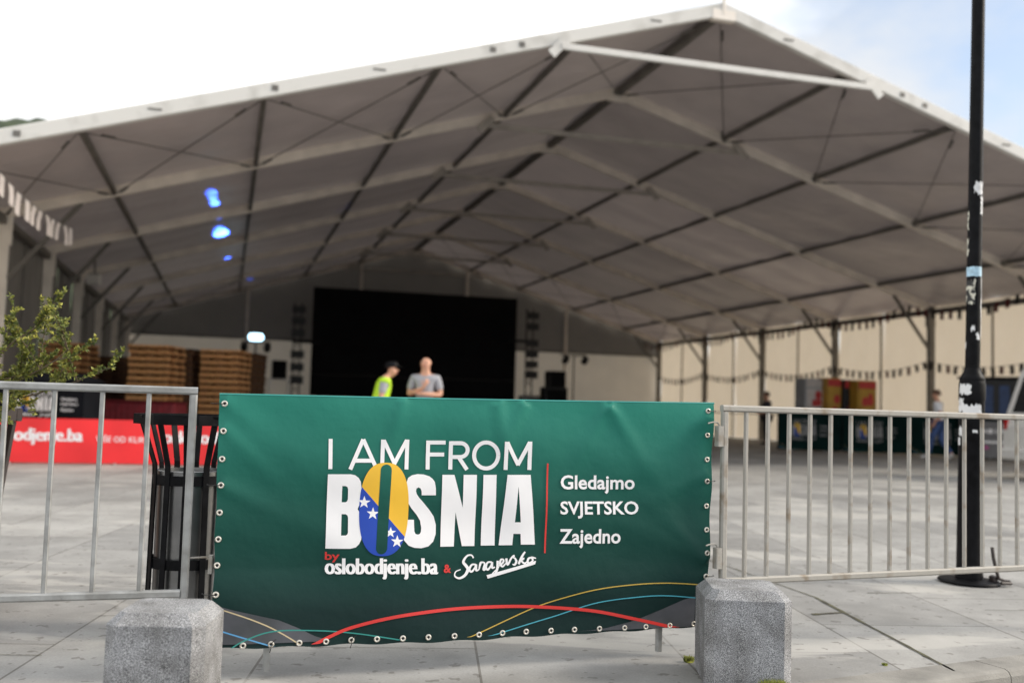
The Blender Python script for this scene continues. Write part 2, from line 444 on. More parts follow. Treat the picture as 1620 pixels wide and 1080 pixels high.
# ------------------------------------------------------------------ mesh building
class MB:
    def __init__(self):
        self.v, self.f, self.m = [], [], []

    def add(self, vs, fs, mi=0):
        o = len(self.v)
        self.v += [tuple(p) for p in vs]
        self.f += [tuple(i + o for i in f) for f in fs]
        self.m += [mi] * len(fs)
        return self

    def prism(self, ring0, ring1, mi=0, caps=True):
        n = len(ring0)
        fs = [(i, (i + 1) % n, n + (i + 1) % n, n + i) for i in range(n)]
        if caps:
            fs += [tuple(range(n - 1, -1, -1)), tuple(range(n, 2 * n))]
        return self.add(list(ring0) + list(ring1), fs, mi)

    def box(self, c, s, rz=0.0, bev=0.0, mi=0):
        """box with chamfered vertical and horizontal edges"""
        x, y, z = (q / 2 for q in s)
        b = min(bev, x * .9, y * .9, z * .9)
        cs, sn = math.cos(rz), math.sin(rz)
        T = lambda p: (c[0] + p[0] * cs - p[1] * sn, c[1] + p[0] * sn + p[1] * cs, c[2] + p[2])
        if b <= 0:
            vs = [T((i * x, j * y, k * z)) for k in (-1, 1) for i, j in ((-1, -1), (1, -1), (1, 1), (-1, 1))]
            return self.add(vs, [(3, 2, 1, 0), (4, 5, 6, 7), (0, 1, 5, 4), (1, 2, 6, 5), (2, 3, 7, 6), (3, 0, 4, 7)], mi)
        def ring(ix, zz):
            X, Y = x - ix, y - ix
            q = b * .6
            return [T(p + (zz,)) for p in ((-X + q, -Y), (X - q, -Y), (X, -Y + q), (X, Y - q), (X - q, Y), (-X + q, Y), (-X, Y - q), (-X, -Y + q))]
        rs = [ring(b, -z), ring(0, -z + b), ring(0, z - b), ring(b, z)]
        vs = sum(rs, [])
        fs = [tuple(range(7, -1, -1)), tuple(range(24, 32))]
        for k in range(3):
            fs += [(k * 8 + i, k * 8 + (i + 1) % 8, k * 8 + 8 + (i + 1) % 8, k * 8 + 8 + i) for i in range(8)]
        return self.add(vs, fs, mi)

    def beam(self, p0, p1, w, h, up=(0, 0, 1), bev=0.12, mi=0):
        p0, p1 = Vector(p0), Vector(p1)
        d = (p1 - p0).normalized()
        up = Vector(up)
        if abs(d.dot(up)) > .98:
            up = Vector((0, 1, 0))
        s = d.cross(up).normalized()
        u = s.cross(d).normalized()
        b = min(w, h) * bev
        a, c = w / 2, h / 2
        pr = [(-a + b, -c), (a - b, -c), (a, -c + b), (a, c - b), (a - b, c), (-a + b, c), (-a, c - b), (-a, -c + b)]
        return self.prism([p0 + s * x + u * y for x, y in pr], [p1 + s * x + u * y for x, y in pr], mi)

    def tube(self, pts, r, n=8, mi=0):
        pts = [Vector(p) for p in pts]
        rr = r if isinstance(r, (list, tuple)) else [r] * len(pts)
        rings = []
        prev = None
        for i, p in enumerate(pts):
            d = (pts[min(i + 1, len(pts) - 1)] - pts[max(i - 1, 0)]).normalized()
            ref = prev if prev is not None else (Vector((0, 0, 1)) if abs(d.z) < .9 else Vector((1, 0, 0)))
            s = d.cross(ref).normalized() if abs(d.dot(ref)) < .999 else d.orthogonal().normalized()
            u = s.cross(d).normalized()
            prev = u
            rings.append([p + (s * math.cos(a) + u * math.sin(a)) * rr[i] for a in [2 * math.pi * k / n for k in range(n)]])
        vs = sum(rings, [])
        fs = []
        for k in range(len(rings) - 1):
            fs += [(k * n + i, k * n + (i + 1) % n, (k + 1) * n + (i + 1) % n, (k + 1) * n + i) for i in range(n)]
        fs += [tuple(range(n - 1, -1, -1)), tuple(range((len(rings) - 1) * n, len(rings) * n))]
        return self.add(vs, fs, mi)

    def lathe(self, prof, n=24, c=(0, 0, 0), mi=0, caps=True):
        vs = [(c[0] + r * math.cos(2 * math.pi * k / n), c[1] + r * math.sin(2 * math.pi * k / n), c[2] + z) for r, z in prof for k in range(n)]
        fs = []
        for j in range(len(prof) - 1):
            fs += [(j * n + i, j * n + (i + 1) % n, (j + 1) * n + (i + 1) % n, (j + 1) * n + i) for i in range(n)]
        if caps:
            fs += [tuple(range(n - 1, -1, -1)), tuple(range((len(prof) - 1) * n, len(prof) * n))]
        return self.add(vs, fs, mi)

    def grid(self, fn, nu, nv, mi=0):
        vs = [fn(i / nu, j / nv) for j in range(nv + 1) for i in range(nu + 1)]
        fs = [(j * (nu + 1) + i, j * (nu + 1) + i + 1, (j + 1) * (nu + 1) + i + 1, (j + 1) * (nu + 1) + i) for j in range(nv) for i in range(nu)]
        return self.add(vs, fs, mi)

    def build(self, name, mats, parent=None, smooth=False):
        me = bpy.data.meshes.new(name)
        me.from_pydata(self.v, [], self.f)
        for m in (mats if isinstance(mats, (list, tuple)) else [mats]):
            me.materials.append(m)
        me.polygons.foreach_set('material_index', self.m)
        if smooth:
            me.polygons.foreach_set('use_smooth', [True] * len(me.polygons))
            me.set_sharp_from_angle(angle=R(38))
        me.update()
        o = bpy.data.objects.new(name, me)
        COL.objects.link(o)
        if parent:
            o.parent = parent
        return o


def tag(o, label, cat, group=None):
    o['label'] = label
    o['category'] = cat
    if group:
        o['group'] = group
    return o


def thing(name, label, cat, loc=(0, 0, 0), rz=0.0, group=None):
    o = bpy.data.objects.new(name, None)
    o.empty_display_size = 0.2
    COL.objects.link(o)
    o.location = loc
    o.rotation_euler = (0, 0, rz)
    return tag(o, label, cat, group)


def struct(o, kind='structure'):
    o['kind'] = kind
    return o


def copy_tree(o, parent=None):
    c = o.copy()
    COL.objects.link(c)
    if parent:
        c.parent = parent
    for ch in list(o.children):
        copy_tree(ch, c)
    return c


ORD = ['top', 'second', 'third', 'fourth', 'fifth', 'sixth', 'seventh', 'eighth', 'ninth', 'tenth', 'eleventh', 'twelfth', 'thirteenth', 'fourteenth', 'fifteenth', 'sixteenth', 'seventeenth']


# ------------------------------------------------------------------ flat artwork: list of (layer, key, verts2d, tris) in banner metres
def fill(contours):
    """closed outlines (holes included) -> triangles"""
    cu = bpy.data.curves.new('outline', 'CURVE')
    cu.dimensions, cu.fill_mode = '2D', 'BOTH'
    for c in contours:
        s = cu.splines.new('POLY')
        s.points.add(len(c) - 1)
        for i, (x, y) in enumerate(c):
            s.points[i].co = (x, y, 0, 1)
        s.use_cyclic_u = True
    ob = bpy.data.objects.new('outline', cu)
    me = bpy.data.meshes.new_from_object(ob)
    vs = [(v.co.x, v.co.y) for v in me.vertices]
    fs = [tuple(p.vertices) for p in me.polygons]
    bpy.data.objects.remove(ob)
    bpy.data.curves.remove(cu)
    bpy.data.meshes.remove(me)
    return vs, fs


def text2d(body, bold=0.0, shear=0.0, spacing=1.0):
    cu = bpy.data.curves.new('text', 'FONT')
    cu.body = body
    cu.dimensions, cu.fill_mode = '2D', 'BOTH'
    cu.resolution_u = 3
    cu.offset = bold
    cu.shear = shear
    cu.space_character = spacing
    ob = bpy.data.objects.new('text', cu)
    me = bpy.data.meshes.new_from_object(ob)
    vs = [(v.co.x, v.co.y) for v in me.vertices]
    fs = [tuple(p.vertices) for p in me.polygons]
    bpy.data.objects.remove(ob)
    bpy.data.curves.remove(cu)
    bpy.data.meshes.remove(me)
    return vs, fs


def smooth_closed(p, n=4):
    out = []
    k = len(p)
    for i in range(k):
        a, b, c, d = p[i - 1], p[i], p[(i + 1) % k], p[(i + 2) % k]
        for j in range(n):
            t = j / n
            out.append(tuple(0.5 * (2 * b[q] + (c[q] - a[q]) * t + (2 * a[q] - 5 * b[q] + 4 * c[q] - d[q]) * t * t + (3 * b[q] - a[q] - 3 * c[q] + d[q]) * t ** 3) for q in (0, 1)))
    return out


def spline(p, n=8):
    out = []
    for i in range(len(p) - 1):
        a, b, c, d = p[max(i - 1, 0)], p[i], p[i + 1], p[min(i + 2, len(p) - 1)]
        for j in range(n):
            t = j / n
            out.append(tuple(0.5 * (2 * b[q] + (c[q] - a[q]) * t + (2 * a[q] - 5 * b[q] + 4 * c[q] - d[q]) * t * t + (3 * b[q] - a[q] - 3 * c[q] + d[q]) * t ** 3) for q in range(len(b))))
    out.append(tuple(p[-1]))
    return out


def ribbon(pts, w):
    """strip of width w (or per-point third value) along a polyline, with square ends"""
    n = len(pts)
    vs, fs = [], []
    for i, p in enumerate(pts):
        a, b = pts[max(i - 1, 0)], pts[min(i + 1, n - 1)]
        dx, dy = b[0] - a[0], b[1] - a[1]
        l = math.hypot(dx, dy) or 1
        h = (p[2] if len(p) > 2 else w) / 2
        vs += [(p[0] - dy / l * h, p[1] + dx / l * h), (p[0] + dy / l * h, p[1] - dx / l * h)]
    for i in range(n - 1):
        fs.append((2 * i, 2 * i + 2, 2 * i + 3, 2 * i + 1))
    return vs, fs


# the barrier plane the big banner hangs on: feet measured in the photo
BL, BR = ground(418, 1072), ground(1078, 1038)
BD = Vector((BR.x - BL.x, BR.y - BL.y, 0)).normalized()
BN = Vector((BD.y, -BD.x, 0))            # towards the camera


def onb(px, py):
    v = ray(px, py)
    o = Vector((0, 0, CAMH))
    t = (BL - o).dot(BN) / v.dot(BN)
    p = o + v * t
    return (p - BL).dot(BD), p.z


ART = []        # artwork of the banner in (along, height) metres
_layer = [0]


def art(key, vf, conv, step=1):
    vs, fs = vf
    _layer[0] += step
    ART.append((_layer[0], key, [onb(*conv(x, y)) for x, y in vs], fs))


ZQ = lambda X, Y: (500 + X / 4.5, 680 + Y / 4.5)      # enlarged lettering study -> photo pixels
PX = lambda X, Y: (X, Y)


def art_text(key, body, x0, y0, x1, y1, conv=PX, bold=0.0, shear=0.0, smear=0.0, nsm=1):
    vs, fs = text2d(body, bold, shear)
    ax, bx = min(v[0] for v in vs), max(v[0] for v in vs)
    ay, by = min(v[1] for v in vs), max(v[1] for v in vs)
    for k in range(nsm):
        q = smear * (k / max(nsm - 1, 1) - .5)
        art(key, ([(x0 + (v[0] - ax) / (bx - ax) * (x1 - x0) + q, y1 + (v[1] - ay) / (by - ay) * (y0 - y1)) for v in vs], fs), conv, 1 if k == 0 else 0.12)


def strokes(key, lst, w, conv):
    for pl in lst:
        art(key, ribbon(pl, w), conv, 0.12)
    _layer[0] += 1


# I AM FROM
_arc = lambda cx, cy, rx, ry, a0, a1, n=16: [(cx + rx * math.cos(R(a0 + (a1 - a0) * i / n)), cy + ry * math.sin(R(a0 + (a1 - a0) * i / n))) for i in range(n + 1)]
strokes('white_print', [[(98, 60), (95, 273)],
                        [(236, 276), (330, 64)], [(330, 64), (424, 276)], [(266, 214), (394, 214)],
                        [(470, 66), (460, 275)], [(474, 70), (552, 238)], [(640, 70), (548, 238)], [(644, 66), (636, 277)],
                        [(793, 73), (788, 278)], [(793, 87), (916, 87)], [(790, 172), (906, 172)],
                        [(954, 78), (948, 278)], [(1008, 192), (1066, 279)],
                        [(952, 91)] + _arc(1020, 140, 50, 49, -90, 90) + [(952, 190)],
                        _arc(1200, 178, 84, 92, 0, 360, 40),
                        [(1342, 80), (1338, 280)], [(1346, 84), (1428, 246)], [(1510, 84), (1424, 246)], [(1512, 80), (1506, 280)]], 28, ZQ)
# BOSNIA
B_out = smooth_closed([(78, 310), (160, 310), (240, 310), (285, 326), (310, 362), (318, 430), (312, 500), (288, 555), (315, 605), (320, 690), (312, 770), (285, 818), (235, 834), (150, 835), (60, 835), (68, 580)], 3)
B_out[0:1] = [(78, 310)]
B_out = [(78, 310), (240, 310), (270, 316), (295, 335), (310, 362), (318, 430), (312, 500), (288, 555), (315, 605), (320, 690), (312, 770), (298, 800), (275, 824), (235, 835), (60, 835)]
art('white_print', fill([B_out, [(180, 393), (203, 393), (216, 400), (221, 416), (220, 485), (215, 500), (203, 508), (176, 508)], [(175, 592), (203, 592), (216, 600), (221, 616), (219, 722), (213, 736), (202, 742), (170, 742)]]), ZQ)
S_out = [(845, 460), (845, 412), (838, 366), (822, 343), (800, 326), (760, 313), (715, 310), (675, 318), (648, 336), (634, 375), (630, 440), (640, 500), (670, 550), (710, 600), (733, 640), (741, 690), (738, 718), (730, 733), (716, 738), (700, 733), (692, 715), (690, 655), (690, 633), (605, 633), (605, 720), (618, 778), (650, 815), (690, 830), (740, 833), (790, 820), (825, 786), (843, 735), (845, 670), (830, 610), (800, 565), (760, 515), (725, 475), (710, 452), (704, 430), (708, 412), (721, 404), (736, 411), (744, 430), (745, 460)]
art('white_print', fill([S_out]), ZQ)
art('white_print', fill([[(892, 315), (977, 315), (1035, 548), (1042, 315), (1136, 315), (1120, 820), (1030, 820), (985, 580), (972, 822), (875, 823)]]), ZQ)
art('white_print', fill([[(1182, 315), (1275, 315), (1262, 815), (1165, 817)]]), ZQ)
art('white_print', fill([[(1352, 315), (1515, 315), (1545, 808), (1445, 808), (1443, 732), (1393, 732), (1385, 812), (1290, 814)], [(1428, 395), (1443, 650), (1402, 650)]]), ZQ)
# the flag-coloured O with its slot
_O = []
for i in range(72):
    a = 2 * math.pi * i / 72
    e = 2 / 2.45
    cx, sy = math.cos(a), math.sin(a)
    X = 176 * math.copysign(abs(cx) ** e, cx)
    Y = 330 * math.copysign(abs(sy) ** e, sy)
    _O.append((475 + X - Y * 0.035, 558 + Y))
_slot = [(x - (y - 558) * 0.05, y) for x, y in _arc(476, 282, 40, 42, 180, 360, 10) + _arc(471, 833, 40, 42, 0, 180, 10)]
dgl = lambda x, y: y - (390 + (x - 310) * 1.16)        # >0 : below the diagonal


def clip(poly, sgn, f=dgl):
    out = []
    for i in range(len(poly)):
        a, b = poly[i], poly[(i + 1) % len(poly)]
        fa, fb = f(*a) * sgn, f(*b) * sgn
        if fa >= 0:
            out.append(a)
        if (fa > 0) != (fb > 0):
            t = fa / (fa - fb)
            out.append((a[0] + (b[0] - a[0]) * t, a[1] + (b[1] - a[1]) * t))
    return out


_layer[0] += 2
art('yellow_print', fill([clip(_O, -1)]), ZQ, 0)
art('blue_print', fill([clip(_O, 1)]), ZQ, 0)
star = lambda cx, cy, r: [(cx + (r if i % 2 == 0 else r * .4) * math.sin(math.pi * i / 5 + .05), cy - (r if i % 2 == 0 else r * .4) * math.cos(math.pi * i / 5 + .05)) for i in range(10)]
for s in ((334, 508, 46), (395, 588, 46), (522, 722, 40), (568, 786, 46)):
    art('white_print', fill([star(*s)]), ZQ, 1)
art('green_print', fill([_slot]), ZQ, 2)
# by oslobodjenje.ba & Sarajevsko
art_text('red_print', 'by', 57, 858, 160, 932, ZQ, bold=0.02)
art_text('white_print', 'oslobodjenje.ba', 62, 903, 852, 1052, ZQ, bold=0.0, smear=13, nsm=4)
art_text('red_print', '&', 898, 948, 952, 1008, ZQ, bold=0.03)
_scr = [
    [(1112, 905, 8), (1098, 884, 8), (1066, 890, 10), (1040, 930, 14), (1060, 960, 16), (1072, 985, 16), (1050, 1025, 14), (1010, 1046, 11), (978, 1030, 8), (985, 1000, 6), (1020, 985, 5)],
    [(1130, 950, 8), (1100, 952, 10), (1082, 985, 12), (1098, 1000, 11), (1122, 972, 9), (1130, 950, 12), (1130, 990, 11), (1150, 985, 6)],
    [(1150, 985, 6), (1160, 945, 12), (1168, 935, 10), (1190, 940, 8), (1182, 985, 12), (1200, 980, 6)],
    [(1240, 932, 8), (1212, 935, 10), (1198, 968, 12), (1212, 985, 11), (1236, 955, 9), (1242, 932, 12), (1242, 972, 11), (1262, 966, 6)],
    [(1282, 922, 12), (1276, 985, 12), (1250, 1030, 9), (1236, 1022, 6), (1290, 965, 6)],
    [(1290, 960, 6), (1318, 935, 10), (1322, 915, 9), (1304, 915, 10), (1298, 945, 12), (1316, 962, 10), (1338, 940, 6)],
    [(1342, 905, 12), (1350, 950, 11), (1376, 905, 10), (1396, 885, 9), (1392, 905, 6)],
    [(1400, 900, 8), (1412, 925, 12), (1400, 950, 10), (1385, 945, 6)],
    [(1474, 858, 9), (1450, 895, 12), (1428, 945, 12)],
    [(1440, 915, 6), (1466, 905, 10), (1448, 920, 10), (1470, 940, 10), (1490, 925, 6)],
    [(1520, 900, 9), (1500, 905, 11), (1492, 930, 12), (1508, 938, 11), (1530, 918, 9), (1520, 898, 10), (1552, 905, 6)],
]
for pl in _scr:
    art('white_print', ribbon(spline([(q[0], q[1], q[2] * 1.35) for q in pl], 5), 10), ZQ, 0.12)
art('white_print', fill([[(1202, 1024), (1552, 922), (1546, 946), (1210, 1048)]]), ZQ, 1)
# slogan and red rule
art('red_print', ribbon([(863.5, 732), (859, 873)], 2.6), PX)
art_text('white_print', 'Gledajmo', 884, 750.5, 1000, 780, bold=0.022)
art_text('white_print', 'SVJETSKO', 883, 791.5, 1006, 818.5, bold=0.022)
art_text('white_print', 'Zajedno', 882, 835, 978.5, 865.5, bold=0.022)
# sweeping lines along the foot of the artwork, and the two grey corners
for _top in ([(337, 953), (366, 960), (395, 966), (440, 976), (470, 988), (495, 1000), (520, 1010)], [(905, 997), (930, 994), (955, 990), (1000, 978), (1040, 962), (1075, 946), (1094, 940)]):
    _vs, _fs = [], []
    for _k, (_x, _y) in enumerate(_top):
        _b = 1013.5 - (_x - 337) * .03
        _vs += [(_x, min(_y, _b - .5)), (_x - (_x - 337) * .002, _b)]
        if _k:
            _fs.append((2 * _k - 2, 2 * _k - 1, 2 * _k + 1, 2 * _k))
    art('grey_print', (_vs, _fs), PX, 0)
_layer[0] += 1
for key, pts, w in (('gold_print', [(690, 1022), (740, 1002), (800, 977), (860, 952), (930, 932), (1000, 922), (1060, 920), (1130, 924)], 1.7),
                    ('cyan_print', [(740, 1010), (800, 994), (870, 973), (940, 951), (1010, 941), (1060, 940), (1130, 946)], 1.7),
                    ('cream_print', [(320, 954), (350, 960), (400, 976), (440, 994), (490, 1024)], 2.0),
                    ('ltblue_print', [(320, 984), (350, 993), (385, 1003), (430, 1016), (450, 1022)], 2.2),
                    ('teal_print', [(360, 1022), (385, 1007), (430, 993), (500, 992), (560, 997), (640, 1008)], 2.0),
                    ('red_print', [(478, 1022), (520, 1001), (560, 986), (640, 968), (740, 958), (840, 957), (930, 963), (1000, 976), (1070, 992)], 5.0)):
    art(key, ribbon(spline(pts, 8), w), PX, 1)

ART_S0, ART_S1, ART_Z0, ART_Z1 = -0.215, 1.905, 0.12, 1.10


def folds(s, z):
    """how far the hung sheet stands off its plane (metres)"""
    t = (s - ART_S0) / (ART_S1 - ART_S0)
    low = max(0.0, (0.42 - z) / 0.3)
    d = 0.004 * math.sin(7 * t + 1) + 0.0035 * math.sin(19 * t + 4 * z) + 0.002 * math.sin(41 * t - 7 * z + 1)
    d += 0.0022 * math.sin(23 * z + 9 * t)
    d += low * (0.018 + 0.016 * math.sin(5.0 * t + .6) + 0.006 * math.sin(17 * t))
    # tension creases running from the tied corner eyelets into the sheet
    for cs, cz, dx, dz, a, w in ((-0.2, 1.06, .8, -.6, .007, .036), (-0.2, .74, .85, -.42, .008, .022), (-0.2, .96, .7, -.7, .006, .02), (1.88, .42, -.75, .66, .008, .022),
                                 (1.88, .42, -.92, .36, .006, .022), (1.88, 1.06, -.8, -.6, .005, .02), (1.88, .80, -.9, -.4, .005, .02), (1.02, 1.085, -.45, -.9, .010, .012), (1.40, 1.085, -.5, -.85, .010, .012), (1.40, 1.085, .55, -.8, .010, .012), (.9, 1.085, .2, -1, .008, .012),
                                 (0.5, 1.085, -.25, -1, .007, .013)):
        px, pz = s - cs, z - cz
        w = max(w, .026)
        along = px * dx + pz * dz
        across = px * dz - pz * dx
        if along > 0:
            d += a * math.exp(-(across / (w * (1 + along * 2))) ** 2) * math.exp(-along / .35)
    return d


def flat_mesh(name, lists, mapf, base_key, base_pts, parent=None, liftk=0.00035, base_n=None, cell=None, lift0=0.0012, uv=False, keys=None):
    """one mesh: a base sheet plus the artwork standing a hair proud of it, all bent by mapf(s, z, off)"""
    keys_ = [base_key] + sorted({k for _, k, _, _ in lists} - {base_key})
    bm = bmesh.new()
    uvl = bm.loops.layers.uv.new('UVMap')

    def put(bm2_verts, faces, mi, off):
        vs = [(bm.verts.new(mapf(s, z, off)), s, z) for s, z in bm2_verts]
        for f in faces:
            ar = sum(vs[f[i - 1]][1] * vs[f[i]][2] - vs[f[i]][1] * vs[f[i - 1]][2] for i in range(len(f)))
            if abs(ar) < 1e-9:
                continue
            f = tuple(f) if ar > 0 else tuple(reversed(f))
            try:
                fc = bm.faces.new([vs[i][0] for i in f])
            except ValueError:
                continue
            fc.material_index = mi
            fc.smooth = True
            for lp, i in zip(fc.loops, f):
                lp[uvl].uv = ((vs[i][1] - ART_S0) / (ART_S1 - ART_S0), (vs[i][2] - ART_Z0) / (ART_Z1 - ART_Z0))
    put(*base_pts, 0, 0.0)
    for lay, key, vs, fs in lists:
        if cell:
            b2 = bmesh.new()
            vv = [b2.verts.new((x, y, 0)) for x, y in vs]
            for f in fs:
                try:
                    b2.faces.new([vv[i] for i in f])
                except ValueError:
                    pass
            for ax in (0, 1):
                lo = min(v[ax] for v in vs)
                hi = max(v[ax] for v in vs)
                k = math.ceil(lo / cell)
                while k * cell < hi:
                    co = [0, 0, 0]
                    co[ax] = k * cell
                    no = [0, 0, 0]
                    no[ax] = 1
                    bmesh.ops.bisect_plane(b2, geom=b2.verts[:] + b2.edges[:] + b2.faces[:], dist=1e-6, plane_co=co, plane_no=no)
                    k += 1
            bmesh.ops.triangulate(b2, faces=b2.faces[:])
            b2.verts.index_update()
            vs = [(v.co.x, v.co.y) for v in b2.verts]
            fs = [tuple(v.index for v in f.verts) for f in b2.faces]
            b2.free()
        put(vs, fs, keys_.index(key), lift0 + lay * liftk)
    me = bpy.data.meshes.new(name)
    bm.to_mesh(me)
    bm.free()
    for k in keys_:
        me.materials.append(M[k])
    o = bpy.data.objects.new(name, me)
    COL.objects.link(o)
    if parent:
        o.parent = parent
    return o


# ================================================================== SETTING: pavement, kerb, road, hill
KD = Vector((2.39 - 1.20, 4.65 - 4.06, 0)).normalized()          # direction of the kerb, measured
KN = Vector((-KD.y, KD.x, 0))                                     # towards the square
K0 = Vector((1.20, 4.06, 0)) - KN * 0.0


def kp(a, n, z):
    p = K0 + KD * a + KN * n
    return (p.x, p.y, z)


struct(MB().add([kp(-400, 0.004, 0), kp(400, 0.004, 0), kp(400, 900, 0), kp(-400, 900, 0)], [(0, 1, 2, 3)]).build('paving', M['paving']))
struct(MB().add([(-900, -900, -0.125), (900, -900, -0.125), (900, 900, -0.125), (-900, 900, -0.125)], [(0, 1, 2, 3)]).build('road', M['asphalt']))
kb = MB()
a = -14.0
while a < 14:
    ln = 1.0
    prof = [(0.0, -0.13), (0.0, 0.004), (-0.15, 0.004), (-0.17, -0.004), (-0.182, -0.022), (-0.19, -0.13)]
    kb.prism([kp(a + .003, n, z) for n, z in prof], [kp(a + ln - .003, n, z) for n, z in prof])
    a += ln
struct(kb.build('kerb', M['kerb']))
# open joints between the big slabs where the mortar has gone
jb = MB()


def joint(p0, p1, w0, w1, n=26):
    p0, p1 = Vector(p0), Vector(p1)
    d = (p1 - p0).normalized()
    s = Vector((-d.y, d.x, 0))
    vs, fs = [], []
    for i in range(n + 1):
        p = p0.lerp(p1, i / n)
        w = (w0 + (w1 - w0) * i / n) * random.uniform(.65, 1.25) / 2
        o = s * random.uniform(-.0015, .0015)
        vs += [tuple(p + o + s * w + Vector((0, 0, .004))), tuple(p + o - s * w + Vector((0, 0, .004)))]
    fs = [(2 * i, 2 * i + 1, 2 * i + 3, 2 * i + 2) for i in range(n)]
    jb.add(vs, fs)


for (x0, y0), (x1, y1), w0, w1 in (((1120, 885), (1290, 945), .010, .010), ((1290, 945), (1510, 1062), .022, .016), ((1285, 972), (1332, 969), .03, .02),
                                   ((0, 1036), (66, 1037), .006, .006),
                                   ((1558, 965), (1619, 966), .006, .006), ((1372, 938), (1458, 938), .012, .004), ((1270, 903), (1090, 852), .005, .009)):
    joint(ground(x0, y0), ground(x1, y1), w0, w1)
struct(jb.build('paving_joints', M['joint']))

hb = MB()


def hillf(u, v):
    x = -900 + u * 760
    y = 260 + v * 500
    ridge = math.exp(-((v - .62) / .30) ** 2)
    prof = 1.0 / (1 + math.exp((x + 232) / 60.0))
    z = -6 + 226 * ridge * prof * (1 + .10 * math.sin(x * .021) + .05 * math.sin(x * .06 + y * .03))
    z += random.uniform(-2.2, 2.2) * ridge
    return (x, y, z)


hb.grid(hillf, 190, 50)
struct(hb.build('hill', M['hill']))


# ================================================================== THE MARQUEE
TX, TY, TYAW, HW, RZ, AL = 3.606, 17.447, 0.2777, 12.47, 8.145, 0.2948
TD = Vector((-math.sin(TYAW), math.cos(TYAW), 0))
TA = Vector((math.cos(TYAW), math.sin(TYAW), 0))
BAY, NF = 5.0, 7
TAN = math.tan(AL)
EC = RZ - HW * TAN                       # underside of the rafters at the eave
US = (0.213, 0.406, 0.632, 0.845)


def tp(i, off, z=None, dz=0.0):
    """point on frame i at lateral offset off (left negative); z of the rafter underside unless given"""
    p = Vector((TX, TY, 0)) + TD * BAY * i + TA * off
    p.z = (RZ - abs(off) * TAN if z is None else z) + dz
    return p


tent = thing('marquee_tent', 'huge white gable-roofed event marquee open at the front over the square', 'marquee tent', (TX, TY, 0))


def tbuild(mb, name, m, smooth=False, parent=None):
    o = mb.build(name, m, smooth=smooth)
    pr = parent or tent
    o.parent = pr
    o.matrix_parent_inverse = Matrix.Translation(-Vector(pr.location))
    return o


RH = 0.23
for i in range(NF):
    for sgn in (-1, 1):
        b = MB()
        b.beam(tp(i, 0.0, dz=RH / 2), tp(i, sgn * (HW + .06), dz=RH / 2), 0.13, RH, bev=.10)
        if i == 0:       # splice plates and bolts seen on the front rafters
            for u in (.30, .34, .62, .91):
                p = tp(0, sgn * HW * u, dz=RH / 2) - TD * .068
                b.beam(p - TA * .05 * sgn, p + TA * .05 * sgn, .012, .09, mi=1)
            for u in (.105, .49, .76):
                p = tp(0, sgn * HW * u, dz=RH / 2) - TD * .068
                b.beam(p - TA * .10, p + TA * .10, .012, .03, mi=1)
        tbuild(b, 'rafter', [M['fascia'] if i == 0 else M['alu'], M['alu_dark']])
        c = MB()
        q = tp(i, sgn * HW)
        c.beam((q.x, q.y, 0.012), (q.x, q.y, EC + .02), .13, .22, up=TA, bev=.10)
        c.beam(q + TA * (-sgn * .02) + Vector((0, 0, -.5)), q + TA * (-sgn * .02) + Vector((0, 0, .12)), .15, .26, up=TA, bev=.05)
        c.box((q.x, q.y, .008), (.4, .4, .016), TYAW)
        tbuild(c, 'column', M['alu_dark'] if sgn > 0 else M['alu'])
        k = MB()
        k.beam(tp(i, sgn * (HW - .1), EC - 1.15), tp(i, sgn * (HW - 1.35), dz=-.0), .07, .09)
        tbuild(k, 'knee_brace', M['alu_dark']) if i else None
    # collar tie
    t = MB()
    u = .245
    a0, a1 = tp(i, -HW * u, dz=-.05), tp(i, HW * u, dz=-.05)
    t.beam(a0 - TD * (.10 if i == 0 else .0), a1 - TD * (.10 if i == 0 else 0), .075, .11)
    for e, sg in ((a0, -1), (a1, 1)):
        t.beam(e - TD * .11 + TA * .18 * sg - Vector((0, 0, .16)), e - TD * .11 - TA * .12 * sg + Vector((0, 0, .16)), .03, .16)
    tbuild(t, 'collar_tie', M['fascia'] if i == 0 else M['alu_mid'])
    g = MB()
    g.beam(tp(i, -.22, dz=RH / 2 - .05), tp(i, .22, dz=RH / 2 - .05), .15, .20)
    if i == 0:
        g.beam(tp(i, 0, dz=.02) - TD * .06, tp(i, 0, dz=.45) - TD * .06, .05, .05, up=TA)
    tbuild(g, 'ridge_plate', M['alu'])
# purlins, one per line
for off in [0] + [s * HW * u for u in US for s in (-1, 1)]:
    b = MB()
    w, h = (.16, .17) if off == 0 else (.085, .11)
    for i in range(NF - 1):
        b.beam(tp(i, off, dz=.10) + TD * .065, tp(i + 1, off, dz=.10) - TD * .065, w, h)
        for e, j in ((i, .10), (i + 1, -.10)):
            b.beam(tp(e, off, dz=.03) + TD * j, tp(e, off, dz=.16) + TD * j, .15, .04, up=TA)
    tbuild(b, 'ridge_purlin' if off == 0 else 'purlin', M['alu_dark'])
for s in (-1, 1):
    b = MB()
    b.beam(tp(0, s * HW, EC - .04), tp(NF - 1, s * HW, EC - .04), .14, .16)
    tbuild(b, 'eave_rail', M['alu_dark'])
